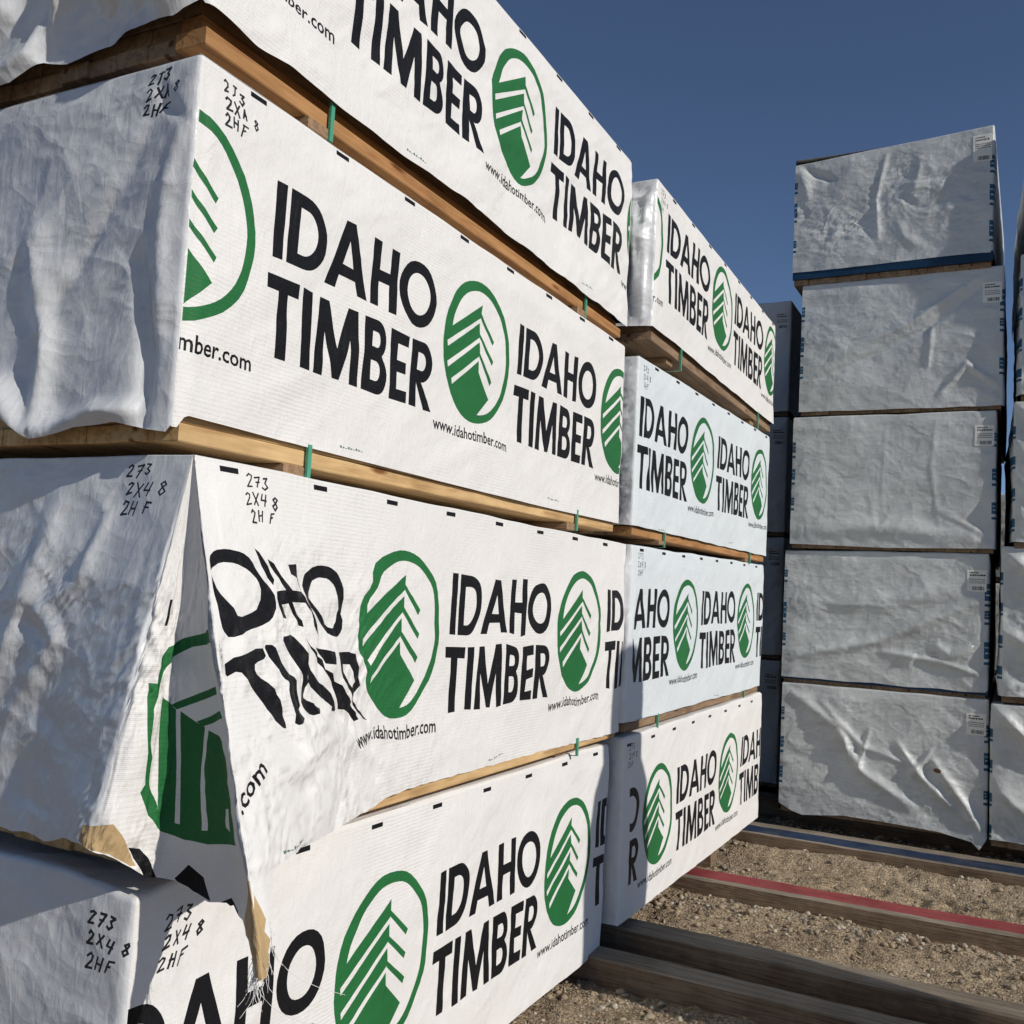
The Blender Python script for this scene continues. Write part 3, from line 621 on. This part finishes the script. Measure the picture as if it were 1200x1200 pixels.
make_bale('A2', 'second bale of the near stack, above the pale yellow board edge', PA, -1.467, 1.361, -.001, 2.546, 2.55, 1.806, 1.757,
          prints=std(-.02, .335, 2.42, 2, umin=.004)+NP(dashes(0, 2.4, off=.145, v=.016))+NP(hand(['2J3', '2XA 8', '2HF'], .070, .026, .0245, 1.32, -.1, .004, 4, .10)+hand(['2J3', '2XA 8', '2HF'], -.135, .025, .022, 1.5, .25, .004, 5, -.1)),
          grid=.0095, seed=2, eamp=.62, wr=.75, ehem=hemA2, shem=sA2, wood=PINE, zspace=1.73,
          efolds=[([(-.03, .02), (-.10, .10), (-.20, .27), (-.38, .5), (-.46, .7)], .03, -.012), ([(-.02, .12), (-.07, .30), (-.05, .6)], .022, .014), ([(-.11, .03), (-.09, .09), (-.02, .14)], .014, -.014),
                  ([(-.60, .40), (-.44, .33), (-.34, .45)], .03, .012), ([(-.385, .78), (-.37, .6), (-.45, .35)], .028, .032), ([(-.60, .64), (-.48, .70), (-.40, .79)], .03, .055), ([(-.38, .78), (-.2, .735), (-.08, .73)], .022, .04), ([(-.075, .77), (-.08, .6), (-.13, .4)], .018, -.03)],
          sfolds=[([(.036, .03), (.033, .4), (.030, .74)], .006, .005), ([(.02, .02), (.018, .4), (.016, .75)], .008, -.005), ([(.15, .7), (.5, .52), (.62, .45)], .03, .006), ([(.9, .74), (1.2, .62), (1.45, .55)], .03, .005)])
# bottom bale of the near stack
make_bale('A4', 'bottom bale of the near stack, its corner in the shadow of the torn flap above', PA, -1.463, 1.364, -.001, .898, .893, .075, .095,
          prints=std(-.345, .392, 2.42, 4, s=1.05, umin=.004)+NP(dashes(.1, 2.4, off=.465, v=.028))+NP(hand(['273', '2X4 8', '2HF'], .075, .060, .027, 1.5, .25, .0042, 6)+hand(['273', '2X4 8', '2HF'], -.105, .050, .027, 1.5, .25, .0042, 7)),
          grid=.012, seed=4, eamp=.5, samp=1.0, wood=PINE, straps=(), zspace=.07, tophem=lambda u: -.018*np.exp(-((u-.0)/.10)**2),
          efolds=[([(-.012, .02), (-.014, .4), (-.015, .8)], .01, .008)], sfolds=[([(.08, .02), (.12, .25), (.16, .5)], .01, .005)])
# ------------------------------------------------------------------ second stack
BX, BY = -1.416, 3.815
make_bale('B1', 'top bale of the second stack against the sky, crumpled silver end showing at its corner', PB, -1.372, 3.835, -.008, 3.285, 3.29, 2.64, 2.585, L=2.40,
          prints=std(-.11, .265, 2.4, 11, s=1.0)+NP(dashes(0, 2.38, off=.21, v=.016))+NP(hand(['273', '2X4 8', '2H'], .05, .03, .024, 1.5, .1, .003, 8)), grid=.016, seed=11, eamp=1.7, zspace=2.54, wood=PINE3, setback=.01, courses=2,
          efolds=[([(-.02, .02), (-.05, .25), (-.04, .62)], .012, .03), ([(-.14, .0), (-.09, .2), (-.08, .5)], .02, .035)], sfolds=[([(.035, .02), (.03, .5), (.02, .63)], .007, .007)])
make_bale('B2', 'second bale down in the second stack, bluish white, its name split by the near stack', PB, -1.418, 3.822, .006, 2.515, 2.56, 1.79, 1.752, L=2.40,
          prints=std(-.235, .335, 2.4, 12, umin=.0)+NP(dashes(0, 2.38, off=.20, v=.018))+NP(hand(['273', '2X4 8', '2HF'], .06, .035, .024, 1.5, .1, .003, 9)), grid=.016, seed=12, sbase=10, eamp=1.7, zspace=1.722, wood=PINE2,
          sfolds=[([(.03, .05), (.12, .4), (.25, .7)], .02, .008), ([(.4, .08), (.6, .5), (.65, .7)], .02, .004)])
make_bale('B3', 'third bale down in the second stack, name wrapping around its creased silvery corner', PB, -1.412, 3.820, -.001, 1.708, 1.735, .975, .935, L=2.40,
          prints=std(-.42, .345, 2.4, 13, umin=.050)+NP(dashes(0, 2.38, off=.09, v=.018))+NP(hand(['273', '2X4 8', '2HF'], .07, .03, .024, 1.5, .1, .003, 10)), grid=.015, seed=13, sbase=10, eamp=1.6, zspace=.912, wood=PINE3,
          efolds=[([(-.01, .05), (-.04, .2), (-.01, .35)], .012, .02)], sfolds=[([(.0, .1), (.04, .25), (.01, .4)], .012, .010)])
make_bale('B4', 'bottom bale of the second stack, standing on the dark planks by the gravel', PB, -1.410, 3.822, .004, .915, .935, .165, .175, L=2.40,
          prints=std(-.745, .385, 2.4, 14, s=1.0, umin=.082)+NP(dashes(0, 2.38, off=.03, v=.035))+NP(hand(['273', '2X4 8', '2HF'], .06, .035, .024, 1.5, .1, .003, 12)), grid=.016, seed=14, eamp=.6, straps=(), wood=PINE3, zspace=.13,
          tophem=None)

# ------------------------------------------------------------------ grey bales facing us on the right, and the columns beside them
RY = 6.45
def corner_prints(W, H, seed):
    rr = rd_(seed); out = []
    for side in (-1, 1):
        for v in (.16, .33, .55):
            v += rr.uniform(-.03, .03); h = rr.choice((.07, .1, .05))
            a, b = (-.022, .10) if side > 0 else (-W+.0005, -W+.02)
            out.append((rect(a, v, b, v+h), 4)); out.append((rect(a, v+h+.018, b, v+h+.034), 4))
            out.append((rect(a+.004, v+h*.3, b-.003, v+h*.36), 9)); out.append((rect(a+.007, v+h*.62, b-.006, v+h*.7), 9))
    return NP(out)
def add_label(root, P, world, org, u, v, w_=.10, h=.125, seed=1):
    rr = rd_(seed); pr = []
    y = v+.012
    for row, (n, hh) in enumerate(((7, .007), (11, .009), (0, .004), (14, .004), (12, .004), (13, .004))):
        x = u+.012
        for k in range(n):
            l = rr.uniform(.003, .009)
            if x+l > u+w_-.006: break
            pr.append((rect(x, y, x+l, y+hh), 1)); x += l+rr.uniform(.0012, .003)
        y += hh+.0065
    x = u+.028
    while x < u+w_-.012:
        l = rr.choice((.0012, .002, .0035)); pr.append((rect(x, v+h-.03, x+l, v+h-.008), 1)); x += l+rr.choice((.0012, .002))
    n = lambda a, b: P(a, b)
    def PL(a, b):
        p = P(a, b); e = 3e-3; N = np.cross(P(a, b+e)-P(a, b-e), P(a+e, b)-P(a-e, b)); N /= np.linalg.norm(N, axis=1)[:, None]+1e-12
        return p+N*.0025
    W3, T, ink, UV, N = make_sheet(PL, u, u+w_, v, lambda a: v+h, NP(pr), .012, 0)
    mesh_obj('label', W3, T.tolist(), [LABELM, BLACK], root, org, np.minimum(ink, 1), UV, True, N)
PR = 'grey wrapped bales stacked facing the camera'
def zr(z): return EYE+(z-EYE)*RY/6.289
def xr(x): return x*RY/6.289
SPEC = [  # right edge x, zt_l, zt_r, zb, yaw, front y offset
 ('R1', 'top grey bale of the facing column, against the sky, blue-edged base', -1.298, 4.36, 4.425, 3.636, .012, -.035),
 ('R2', 'second grey bale of the facing column, long diagonal folds below its label', -1.235, 3.553, 3.565, 2.720, 0, .0),
 ('R3', 'third grey bale of the facing column, pale and smooth, rounded bottom edge', -1.265, 2.688, 2.692, 1.872, 0, -.01),
 ('R4', 'fourth grey bale of the facing column, rusty mark low on its right', -1.294, 1.838, 1.852, 1.045, 0, .005),
 ('R5', 'bottom grey bale of the facing column, deep slanting creases above the ground planks', -1.286, 1.005, 1.010, .225, .001, -.005)]
RF = {'R1': [([(-1.15, .02), (-1.05, .12), (-.95, .18)], .02, -.03), ([(-1.16, .05), (-1.1, .3)], .03, .02), ([(-.62, .05), (-.68, .35), (-.66, .62)], .01, .016), ([(-.42, .1), (-.45, .35)], .02, .010), ([(-.55, .50), (-.5, .62), (-.38, .70)], .03, .012)],
 'R2': [([(-.14, .06), (-.5, .30), (-1.0, .52)], .022, .020), ([(-.12, .12), (-.45, .37), (-1.1, .66)], .02, -.020), ([(-.4, .35), (-.42, .62)], .008, .012), ([(-.35, .78), (-.2, .6), (-.02, .74)], .02, .02)],
 'R3': [([(-.62, .02), (-.64, .5), (-.6, .8)], .006, .003), ([(-.33, .02), (-.36, .35), (-.30, .75)], .008, .005), ([(-.72, .5), (-.66, .75), (-.56, .6)], .01, .005), ([(-.33, .6), (-.15, .7), (-.03, .76)], .02, .010), ([(-1.1, .75), (-.6, .72), (-.1, .78)], .05, .03)],
 'R4': [([(-1.15, .70), (-.6, .55), (-.05, .28)], .03, .035), ([(-1.1, .35), (-.6, .32), (-.1, .2)], .05, .02), ([(-.6, .62), (-.25, .66), (-.03, .72)], .02, .02), ([(-.45, .7), (-.4, .62)], .012, .012), ([(-.3, .55), (-.2, .62), (-.08, .55)], .025, .022)],
 'R5': [([(-1.14, .05), (-.85, .25), (-.70, .50), (-.4, .68)], .03, .035), ([(-.95, .1), (-.7, .35), (-.45, .42)], .02, .02), ([(-.66, .25), (-.72, .5)], .01, .02), ([(-.5, .3), (-.35, .5), (-.10, .72)], .02, .03), ([(-.3, .32), (-.42, .5)], .01, .02), ([(-.3, .38), (-.12, .62), (-.03, .76)], .025, .04), ([(-.8, .3), (-.78, .45)], .01, .02)]}
for i, (k, lab, xl, ztl, ztr, zb, yw, yo) in enumerate(SPEC):
    x0 = xr(xl)+1.195; zt = (zr(ztl)+zr(ztr))/2; z0 = zr(zb)
    tilt = zr(ztr)-zr(ztl)
    zbot = {'R1': z0-.085, 'R2': z0-.018, 'R3': z0-.02, 'R4': z0-.05, 'R5': z0-.012}[k]
    pr = corner_prints(1.195, .85, 40+i)
    if k == 'R4':
        pr += NP([(rect(-.31+a*.011, .60+b, -.303+a*.011, .603+b), 8) for a in range(4) for b in (0, .012, .026, .034)])
    if k == 'R5': pr += NP([(ell(-.27, .44, .022, .014)[:-1], 8)])
    hm = {'R1': lambda u: zt-z0+.004*math.sin(u*5), 'R3': lambda u: .845-.02*abs(u+.6), 'R5': lambda u: float(np.interp(u, [-1.2, -1.12, -1.05, -.9, -.8, -.5, -.25, -.08, -.04, 0], [.76, .80, .82, .80, .785, .79, .80, .83, .87, .80]))}.get(k)
    sl_ = (lambda uu, t=tilt: t*(uu+.6)/1.2)
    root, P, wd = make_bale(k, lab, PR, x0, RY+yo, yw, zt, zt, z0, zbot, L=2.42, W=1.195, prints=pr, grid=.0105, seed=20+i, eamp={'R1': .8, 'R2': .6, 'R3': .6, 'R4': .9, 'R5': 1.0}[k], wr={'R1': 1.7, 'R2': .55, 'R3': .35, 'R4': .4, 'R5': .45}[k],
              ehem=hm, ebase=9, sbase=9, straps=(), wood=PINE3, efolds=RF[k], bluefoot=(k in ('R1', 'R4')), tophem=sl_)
    add_label(root, P, wd, (x0, RY+yo, zbot), -.118, {'R1': .05, 'R2': .10, 'R3': .09, 'R4': .10, 'R5': .085}[k], seed=60+i, w_=.105, h={'R1': .15}.get(k, .125))
# column to the right, partly out of frame (mirrored: its left side shows)
PQ = 'grey wrapped bales at the right edge of the picture'
for i, (k, lab, xq, yq, zt, zb, yw) in enumerate([
    ('Q1', 'high grey bale at the right edge, only its dark blue-printed left side showing', .070, 6.325, 4.52, 3.72, -.040),
    ('Q2', 'second bale down at the right edge, a sliver beside the gap of sky', .015, 6.40, 3.66, 2.80, -.012),
    ('Q3', 'third bale down at the right edge, blue block lettering on its left side', -.012, 6.40, 2.765, 1.93, -.022),
    ('Q4', 'fourth bale down at the right edge, white rounded corner with blue bands', -.068, 6.42, 1.90, 1.03, -.005),
    ('Q5', 'bottom bale at the right edge, close against the lowest facing bale', -.112, 6.42, .985, .20, 0)]):
    H = zt-zb
    pr = []
    for v in (.15, .33, .52, .7):
        pr += [(rect(-.012, v, .2, v+.05), 4), (rect(-.012, v+.06, .2, v+.075), 4), (rect(.3, v, .55, v+.06), 4)]
    if k == 'Q3': pr += [(q, 4) for q in (rect(.03, .08, .06, .26), rect(.12, .08, .15, .26), rect(.03, .08, .15, .11))]
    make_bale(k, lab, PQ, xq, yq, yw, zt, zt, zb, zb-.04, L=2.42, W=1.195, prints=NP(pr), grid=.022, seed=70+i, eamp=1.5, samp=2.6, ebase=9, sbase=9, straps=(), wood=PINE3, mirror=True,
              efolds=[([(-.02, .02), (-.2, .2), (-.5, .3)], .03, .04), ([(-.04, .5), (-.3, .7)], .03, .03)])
# dark column further back between the stacks
PD = 'shaded bales behind, between the two stacks'
for i, (lab, zt, zb) in enumerate([('highest of the shaded bales behind the gap between stacks', 3.76, 2.92), ('second shaded bale down behind the gap between stacks', 2.88, 2.02),
                             ('third shaded bale down behind the gap between stacks', 1.98, 1.12), ('lowest shaded bale behind the gap between stacks', 1.08, .2)]):
    root, P, wd = make_bale('D%d' % i, lab, PD, -1.50, 7.25, .0, zt, zt, zb, zb-.03, L=2.42, W=1.195, prints=[], grid=.02, seed=80+i, eamp=.9, ebase=0, sbase=0, straps=(), wood=PINE3)
    add_label(root, P, wd, (-1.50, 7.25, zb-.03), -.118, .09, seed=95+i)

PG = 'bales far back in the gap at the right'
for i, (lab, zt, zb) in enumerate([('topmost of the far bales glimpsed in the right gap', 2.60, 1.84), ('middle one of the far bales glimpsed in the right gap', 1.78, 1.0), ('lowest of the far bales glimpsed in the right gap', .95, .2)]):
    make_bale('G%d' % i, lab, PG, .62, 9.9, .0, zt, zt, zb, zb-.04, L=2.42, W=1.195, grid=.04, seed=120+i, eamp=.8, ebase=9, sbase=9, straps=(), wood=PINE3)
# ------------------------------------------------------------------ spacers between the bales and planks on the ground
def spacer(x0, x1, y, z0, z1, lab, grp, wy=.088, mat=BLOCK, th=0, seed=0, name='wood_spacer', cat='wooden spacer'):
    rr = rd_(seed); o = ((x0+x1)/2, y, z0); mb = MB(); c, s = math.cos(th), math.sin(th)
    f = lambda X, Y, Z: (o[0]+(X-o[0])*c-(Y-o[1])*s, o[1]+(X-o[0])*s+(Y-o[1])*c, Z)
    mb.box(x0, x1, y-wy/2, y+wy/2, z0, z1, 0, f, bev=.003)
    ob = mb.build(name, [mat], None, o); ob['label'] = lab; ob['category'] = cat; ob['group'] = grp; return ob
k = 0
GS = 'wooden spacers between stacked bales'
for nm, x, y, lv in (('near', -1.47, 1.362, [(2.5475, 2.5765, 'top', 'second'), (1.7295, 1.7565, 'second', 'third'), (.8990, .9175, 'third', 'bottom')]), ('second', -1.41, 3.82, [(2.556, 2.5845, 'top', 'second'), (1.732, 1.7515, 'second', 'third'), (.932, .9345, 'third', 'bottom')])):
    for z0, z1, a, b in lv:
        for q, wh in ((.405, 'nearer'), (1.985, 'farther')):
            k += 1
            if z1-z0 < .01: continue
            spacer(x-1.16, x-.004, y+q-.02, z0, z1, '%s spacer between the %s and %s bales of the %s stack' % (wh, a, b, nm), GS, seed=k)
zz = [(zr(4.39)-.0, 0)]
for (za, zb_, a, b) in ((zr(3.56), zr(3.64)-.085, 'top', 'second'), (zr(2.69), zr(2.72)-.018, 'second', 'third'), (zr(1.845), zr(1.872)-.02, 'third', 'fourth'), (zr(1.008), zr(1.045)-.05, 'fourth', 'bottom')):
    if zb_-za > .008:
        for q, wh in ((.5, 'nearer'), (2.0, 'farther')):
            spacer(-1.30, -.14, RY+q, za+.001, zb_-.001, '%s spacer under the %s bale of the facing grey column' % (wh, a), 'wooden spacers in the grey column', seed=9)
# ground planks: long runners along x
def plank(x0, x1, ya, yb, wy, z0, z1, mats, lab, seed=0, paint=None, n=60):
    """long slightly bowed runner from (x0,ya) to (x1,yb); paint=(from,to) share of its top covered"""
    rr = rd_(seed); V = []; F = []; M = []
    prof = [(0, 0), (0, .45), (0, .94), (.03, 1)]
    if paint: prof += [(paint[0], 1), (paint[1], 1)] if paint[0] > .04 else [(paint[1], 1)]
    prof += [(.97, 1), (1, .94), (1, 0)]
    m_ = len(prof)
    for i in range(n+1):
        t = i/n; x = x0+(x1-x0)*t; yc = ya+(yb-ya)*t+.004*float(noise2(x*1.3, 0, seed))
        for j, (a, b) in enumerate(prof):
            wob = .0022*float(noise2(x*9, j*2.3, seed+2))
            V.append((x, yc+(a-.5)*wy+wob, z0+(z1-z0)*b+wob*.8+.003*float(noise2(x*.8, 3, seed))*(b > .3)))
    for i in range(n):
        for j in range(m_-1):
            q = i*m_+j; F.append((q, q+1, q+m_+1, q+m_)); a0 = prof[j][0]; b0 = prof[j][1]; a1 = prof[j+1][0]
            M.append(1 if (paint and b0 == 1 and prof[j+1][1] == 1 and a0 >= paint[0]-.001 and a1 <= paint[1]+.001) else (2 if b0 < .9 else 0))
    F.append(tuple(range(m_))[::-1]); M.append(0); F.append(tuple(n*m_+j for j in range(m_))); M.append(0)
    F = [tuple(reversed(f)) for f in F]
    o = ((x0+x1)/2, (ya+yb)/2, z0)
    ob = mesh_obj('ground_plank', V, F, mats, None, o, M); ob['label'] = lab; ob['category'] = 'plank'; ob['group'] = 'planks laid on the ground under the stacks'
    return ob
plank(-2.9, 3.2, 3.735, 3.665, .125, -.03, .088, [GREY, GREY, BROWN], 'nearest weathered grey plank running right from under the near stack', 1)
plank(-2.9, 3.2, 4.02, 3.93, .135, -.03, .130, [GREY, GREY, BROWN], 'thick dark plank just behind the nearest one, under the second stack', 2)
plank(-1.62, 3.2, 5.065, 5.20, .19, -.03, .085, [GREY, RED, BROWN], 'plank with a faded red painted stripe across the gravel', 3, paint=(.20, .97))
plank(-2.9, 3.2, 6.235, 6.255, .30, -.02, .100, [GREY, NAVY, BROWN], 'broad plank with a dark blue painted stripe before the grey bales', 4, paint=(.05, .62))
plank(-2.9, 3.2, 6.93, 6.93, .14, -.03, .178, [BROWN, BROWN, BROWN], 'brown plank tucked under the front of the grey bales', 5)
plank(-2.9, 3.2, 8.3, 8.3, .14, -.03, .165, [BROWN, BROWN, BROWN], 'brown plank under the back of the grey bales', 6)
plank(-2.9, -1.52, 1.75, 1.75, .13, -.03, .068, [BROWN, BROWN, BROWN], 'plank under the near end of the near stack', 7)
plank(-2.9, -1.50, 5.6, 5.6, .13, -.03, .10, [BROWN, BROWN, BROWN], 'plank under the far end of the second stack', 8)
# ------------------------------------------------------------------ ground
def axis(a, b, st, far, g=1.22):
    inner = list(np.arange(a, b+st*.5, st)); lo = []; hi = []; d = st
    x = a
    while x > -far: d *= g; x -= d; lo.append(x)
    d = st; x = inner[-1]
    while x < far: d *= g; x += d; hi.append(x)
    return np.array(lo[::-1]+inner+hi)
GX = axis(-1.9, .6, .016, 700); GY = axis(2.6, 7.2, .016, 900)
def gz(X, Y):
    z = .020*fbm(X*1.1, Y*1.3, 2, 3)+.013*fbm(X*7, Y*7, 5, 3)+.0075*fbm(X*24, Y*24, 9, 3, .65)
    tr = np.exp(-((Y-5.62-.03*X)/.26)**2)*sstep(X, -1.3, -.5)                      # tyre tread
    ph = (X*6.0+np.abs(Y-5.62)*5.0)
    z = z+tr*(.015*np.tanh(3*np.sin(ph*2*np.pi*.9))-.012)*(.6+.5*noise2(X*3, Y*3, 4))
    z = z+.030*np.exp(-((Y-4.78)/.14)**2)+.022*2.3*np.exp(-((Y-6.0)/.10)**2)+.05*sstep(Y, 6.25, 6.55)*sstep(Y, 6.9, 6.75)
    return z*np.exp(-(np.hypot(X, Y-4)/60)**2)
XX, YY = np.meshgrid(GX, GY); ZZ = gz(XX, YY); nx_ = len(GX)
idx = np.arange(len(GY)*nx_).reshape(len(GY), nx_)
Fq = np.stack([idx[:-1, :-1], idx[:-1, 1:], idx[1:, 1:], idx[1:, :-1]], -1).reshape(-1, 4)
me = bpy.data.meshes.new('ground'); nv = XX.size
me.vertices.add(nv); me.vertices.foreach_set('co', np.stack([XX, YY, ZZ], -1).astype(np.float32).ravel())
me.loops.add(Fq.size); me.loops.foreach_set('vertex_index', Fq.astype(np.int32).ravel())
me.polygons.add(len(Fq)); me.polygons.foreach_set('loop_start', np.arange(0, Fq.size, 4, dtype=np.int32)); me.update(calc_edges=True); me.validate()
go = bpy.data.objects.new('ground', me); C.objects.link(go); go['kind'] = 'structure'
mt, t, b = new_mat('dry gravelly dirt'); L_ = t.links; tc = nd(t, 'ShaderNodeTexCoord')
n1 = nd(t, 'ShaderNodeTexNoise', Scale=1.6, Detail=8., Roughness=.7); n2 = nd(t, 'ShaderNodeTexNoise', Scale=70., Detail=5., Roughness=.75)
vo = nd(t, 'ShaderNodeTexVoronoi', Scale=85.); vo2 = nd(t, 'ShaderNodeTexVoronoi', Scale=190.)
for n_ in (n1, n2, vo, vo2): L_.new(tc.outputs['Object'], n_.inputs['Vector'])
c_a = ramp(t, n1.outputs[0], [(.3, (.22, .165, .11)), (.5, (.34, .265, .18)), (.7, (.41, .335, .24))])
c_b = ramp(t, n2.outputs[0], [(.28, (.42, .38, .34)), (.5, (1, 1, 1)), (.72, (1.25, 1.22, 1.15))])
mx = nd(t, 'ShaderNodeMix', data_type='RGBA', blend_type='MULTIPLY'); mx.inputs[0].default_value = 1; L_.new(c_a, mx.inputs[6]); L_.new(c_b, mx.inputs[7])
sp = nd(t, 'ShaderNodeSeparateColor'); L_.new(vo.outputs['Color'], sp.inputs[0])
c_c = ramp(t, sp.outputs[0], [(.0, (.55, .52, .5)), (.5, (1, 1, 1)), (.93, (1.1, 1.1, 1.1)), (1, (1.9, 1.9, 1.85))])
m2 = nd(t, 'ShaderNodeMix', data_type='RGBA', blend_type='MULTIPLY'); m2.inputs[0].default_value = .8; L_.new(mx.outputs[2], m2.inputs[6]); L_.new(c_c, m2.inputs[7])
L_.new(m2.outputs[2], b.inputs['Base Color']); b.inputs['Roughness'].default_value = .95; b.inputs['Specular IOR Level'].default_value = .15
bp = nd(t, 'ShaderNodeBump', Strength=.8, Distance=.008); L_.new(vo.outputs['Distance'], bp.inputs['Height']); bp.invert = True
bq = nd(t, 'ShaderNodeBump', Strength=.7, Distance=.006); L_.new(n2.outputs[0], bq.inputs['Height']); L_.new(bp.outputs[0], bq.inputs['Normal'])
L_.new(bq.outputs[0], b.inputs['Normal']); me.materials.append(mt); me.polygons.foreach_set('use_smooth', [True]*len(me.polygons))
# loose stones and splinters
def stone_field(name, n, rng, smin, smax, dens, cols, seed, flat=.65, long_=1.):
    rs = np.random.RandomState(seed); x = rs.uniform(rng[0], rng[1], n*3); y = rs.uniform(rng[2], rng[3], n*3)
    keep = rs.rand(n*3) < dens(x, y); x = x[keep][:n]; y = y[keep][:n]; n = len(x)
    t_ = (1+5**.5)/2; base = np.array([(-1, t_, 0), (1, t_, 0), (-1, -t_, 0), (1, -t_, 0), (0, -1, t_), (0, 1, t_), (0, -1, -t_), (0, 1, -t_), (t_, 0, -1), (t_, 0, 1), (-t_, 0, -1), (-t_, 0, 1)])/1.9
    fc = np.array([(0, 11, 5), (0, 5, 1), (0, 1, 7), (0, 7, 10), (0, 10, 11), (1, 5, 9), (5, 11, 4), (11, 10, 2), (10, 7, 6), (7, 1, 8), (3, 9, 4), (3, 4, 2), (3, 2, 6), (3, 6, 8), (3, 8, 9), (4, 9, 5), (2, 4, 11), (6, 2, 10), (8, 6, 7), (9, 8, 1)])
    s = smin+(smax-smin)*rs.rand(n)**3
    sc_ = np.stack([s*long_*rs.uniform(.8, 1.3, n), s*rs.uniform(.6, 1.0, n)/long_**.5, s*rs.uniform(flat*.7, flat*1.2, n)/long_**.5], 1)
    V = base[None]*(1+rs.uniform(-.38, .30, (n, 12, 1)))*sc_[:, None]
    a = rs.rand(n)*6.283; ca, sa = np.cos(a)[:, None], np.sin(a)[:, None]
    X = V[..., 0]*ca-V[..., 1]*sa; Y = V[..., 0]*sa+V[..., 1]*ca
    V = np.stack([X+x[:, None], Y+y[:, None], V[..., 2]+(gz(x, y)+s*.18)[:, None]], -1).reshape(-1, 3)
    F = (fc[None]+np.arange(n)[:, None, None]*12).reshape(-1, 3); mi = np.repeat(rs.randint(0, len(cols), n), 20)
    me = bpy.data.meshes.new(name); me.vertices.add(len(V)); me.vertices.foreach_set('co', V.astype(np.float32).ravel())
    me.loops.add(F.size); me.loops.foreach_set('vertex_index', F.astype(np.int32).ravel()); me.polygons.add(len(F)); me.polygons.foreach_set('loop_start', np.arange(0, F.size, 3, dtype=np.int32))
    me.update(calc_edges=True)
    for c in cols: me.materials.append(c)
    me.polygons.foreach_set('material_index', mi.astype(np.int32))
    o = bpy.data.objects.new(name, me); C.objects.link(o); o['kind'] = 'stuff'; return o
def stone_mat(nm, c):
    mt, t, b = new_mat(nm); n_ = nd(t, 'ShaderNodeTexNoise', Scale=120., Detail=4.); tc = nd(t, 'ShaderNodeTexCoord'); t.links.new(tc.outputs['Object'], n_.inputs['Vector'])
    t.links.new(ramp(t, n_.outputs[0], [(.3, Vector(c)*.7), (.7, Vector(c)*1.1)]), b.inputs['Base Color']); b.inputs['Roughness'].default_value = .9; b.inputs['Specular IOR Level'].default_value = .2; return mt
ST = [stone_mat('sandstone', (.36, .28, .19)), stone_mat('pale stone', (.50, .44, .35)), stone_mat('grey stone', (.25, .21, .17)), stone_mat('brown stone', (.25, .18, .125)), stone_mat('tan stone', (.36, .29, .20))]
def clear(y): return ~((np.abs(y-3.70) < .075) | (np.abs(y-3.975) < .08) | (np.abs(y-5.12) < .07) | (np.abs(y-6.245) < .155))
band = lambda x, y: clear(y)*np.clip(.10+.9*np.exp(-((y-4.84-.09*(x+.7))/.17)**2)+.55*np.exp(-((y-3.50)/.14)**2)+.5*np.exp(-((y-4.25)/.10)**2)+.40*np.exp(-((y-6.65)/.14)**2)+.25*np.clip(noise2(x*3, y*3, 5), 0, 1), 0, 1)
g1 = stone_field('gravel', 5200, (-1.7, .5, 3.0, 7.0),  .004, .021, band, ST, 3)
g1['label'] = 'loose pale gravel stones scattered on the dirt between the planks'; g1['category'] = 'gravel'
g2 = stone_field('grit', 26000, (-1.75, .5, 2.9, 6.9), .0018, .0055, lambda x, y: clear(y)*np.clip(.45+.5*fbm(x*3, y*3, 8, 2), .15, 1), ST, 5, .8)
g2['label'] = 'fine grit covering the dirt ground'; g2['category'] = 'grit'
g3 = stone_field('wood_splinters', 2200, (-1.6, .5, 3.0, 6.6), .003, .010, lambda x, y: clear(y)*.5, [stone_mat('straw splinter', (.42, .33, .2)), stone_mat('pale splinter', (.55, .45, .30)), stone_mat('dark splinter', (.14, .1, .07))], 8, .25, 3.2)
g3['label'] = 'bits of straw and wood splinters littering the dirt'; g3['category'] = 'splinters'
# unseen round-topped cylinder added on the sun side to shadow the gap between stacks
def lathe(name, prof, n, mat, parent=None, org=(0, 0, 0)):
    V = []; F = []
    for r_, z in prof:
        for k in range(n): a = 2*math.pi*k/n; V.append((org[0]+r_*math.cos(a), org[1]+r_*math.sin(a), org[2]+z))
    for j in range(len(prof)-1):
        for k in range(n): F.append((j*n+k, j*n+(k+1) % n, (j+1)*n+(k+1) % n, (j+1)*n+k))
    F.append(tuple(range(n))[::-1]); F.append(tuple((len(prof)-1)*n+k for k in range(n)))
    return mesh_obj(name, V, F, [mat], parent, org, smooth=True)
mt, t, b = new_mat('dark shadow caster'); n_ = nd(t, 'ShaderNodeTexNoise', Scale=6.); t.links.new(ramp(t, n_.outputs[0], [(.3, (.03, .04, .04)), (.7, (.05, .06, .06))]), b.inputs['Base Color']); b.inputs['Roughness'].default_value = .5
CAST_LOC = (1.45, 3.34, 0)
caster = thing('shadow_caster', 'dark narrow round-topped cylinder added out of frame to the right to cast a shadow', 'shadow caster', CAST_LOC)
prof = [(.26, -.02), (.28, .0)]+[(.28+.006*(k % 2), .1+.12*k) for k in range(17)]+[(.27, 2.15), (.24, 2.3), (.16, 2.42), (.15, 2.55), (.15, 2.74), (.12, 2.84), (.04, 2.88), (.005, 2.885)]
lathe('caster_body', prof, 40, mt, caster, CAST_LOC)
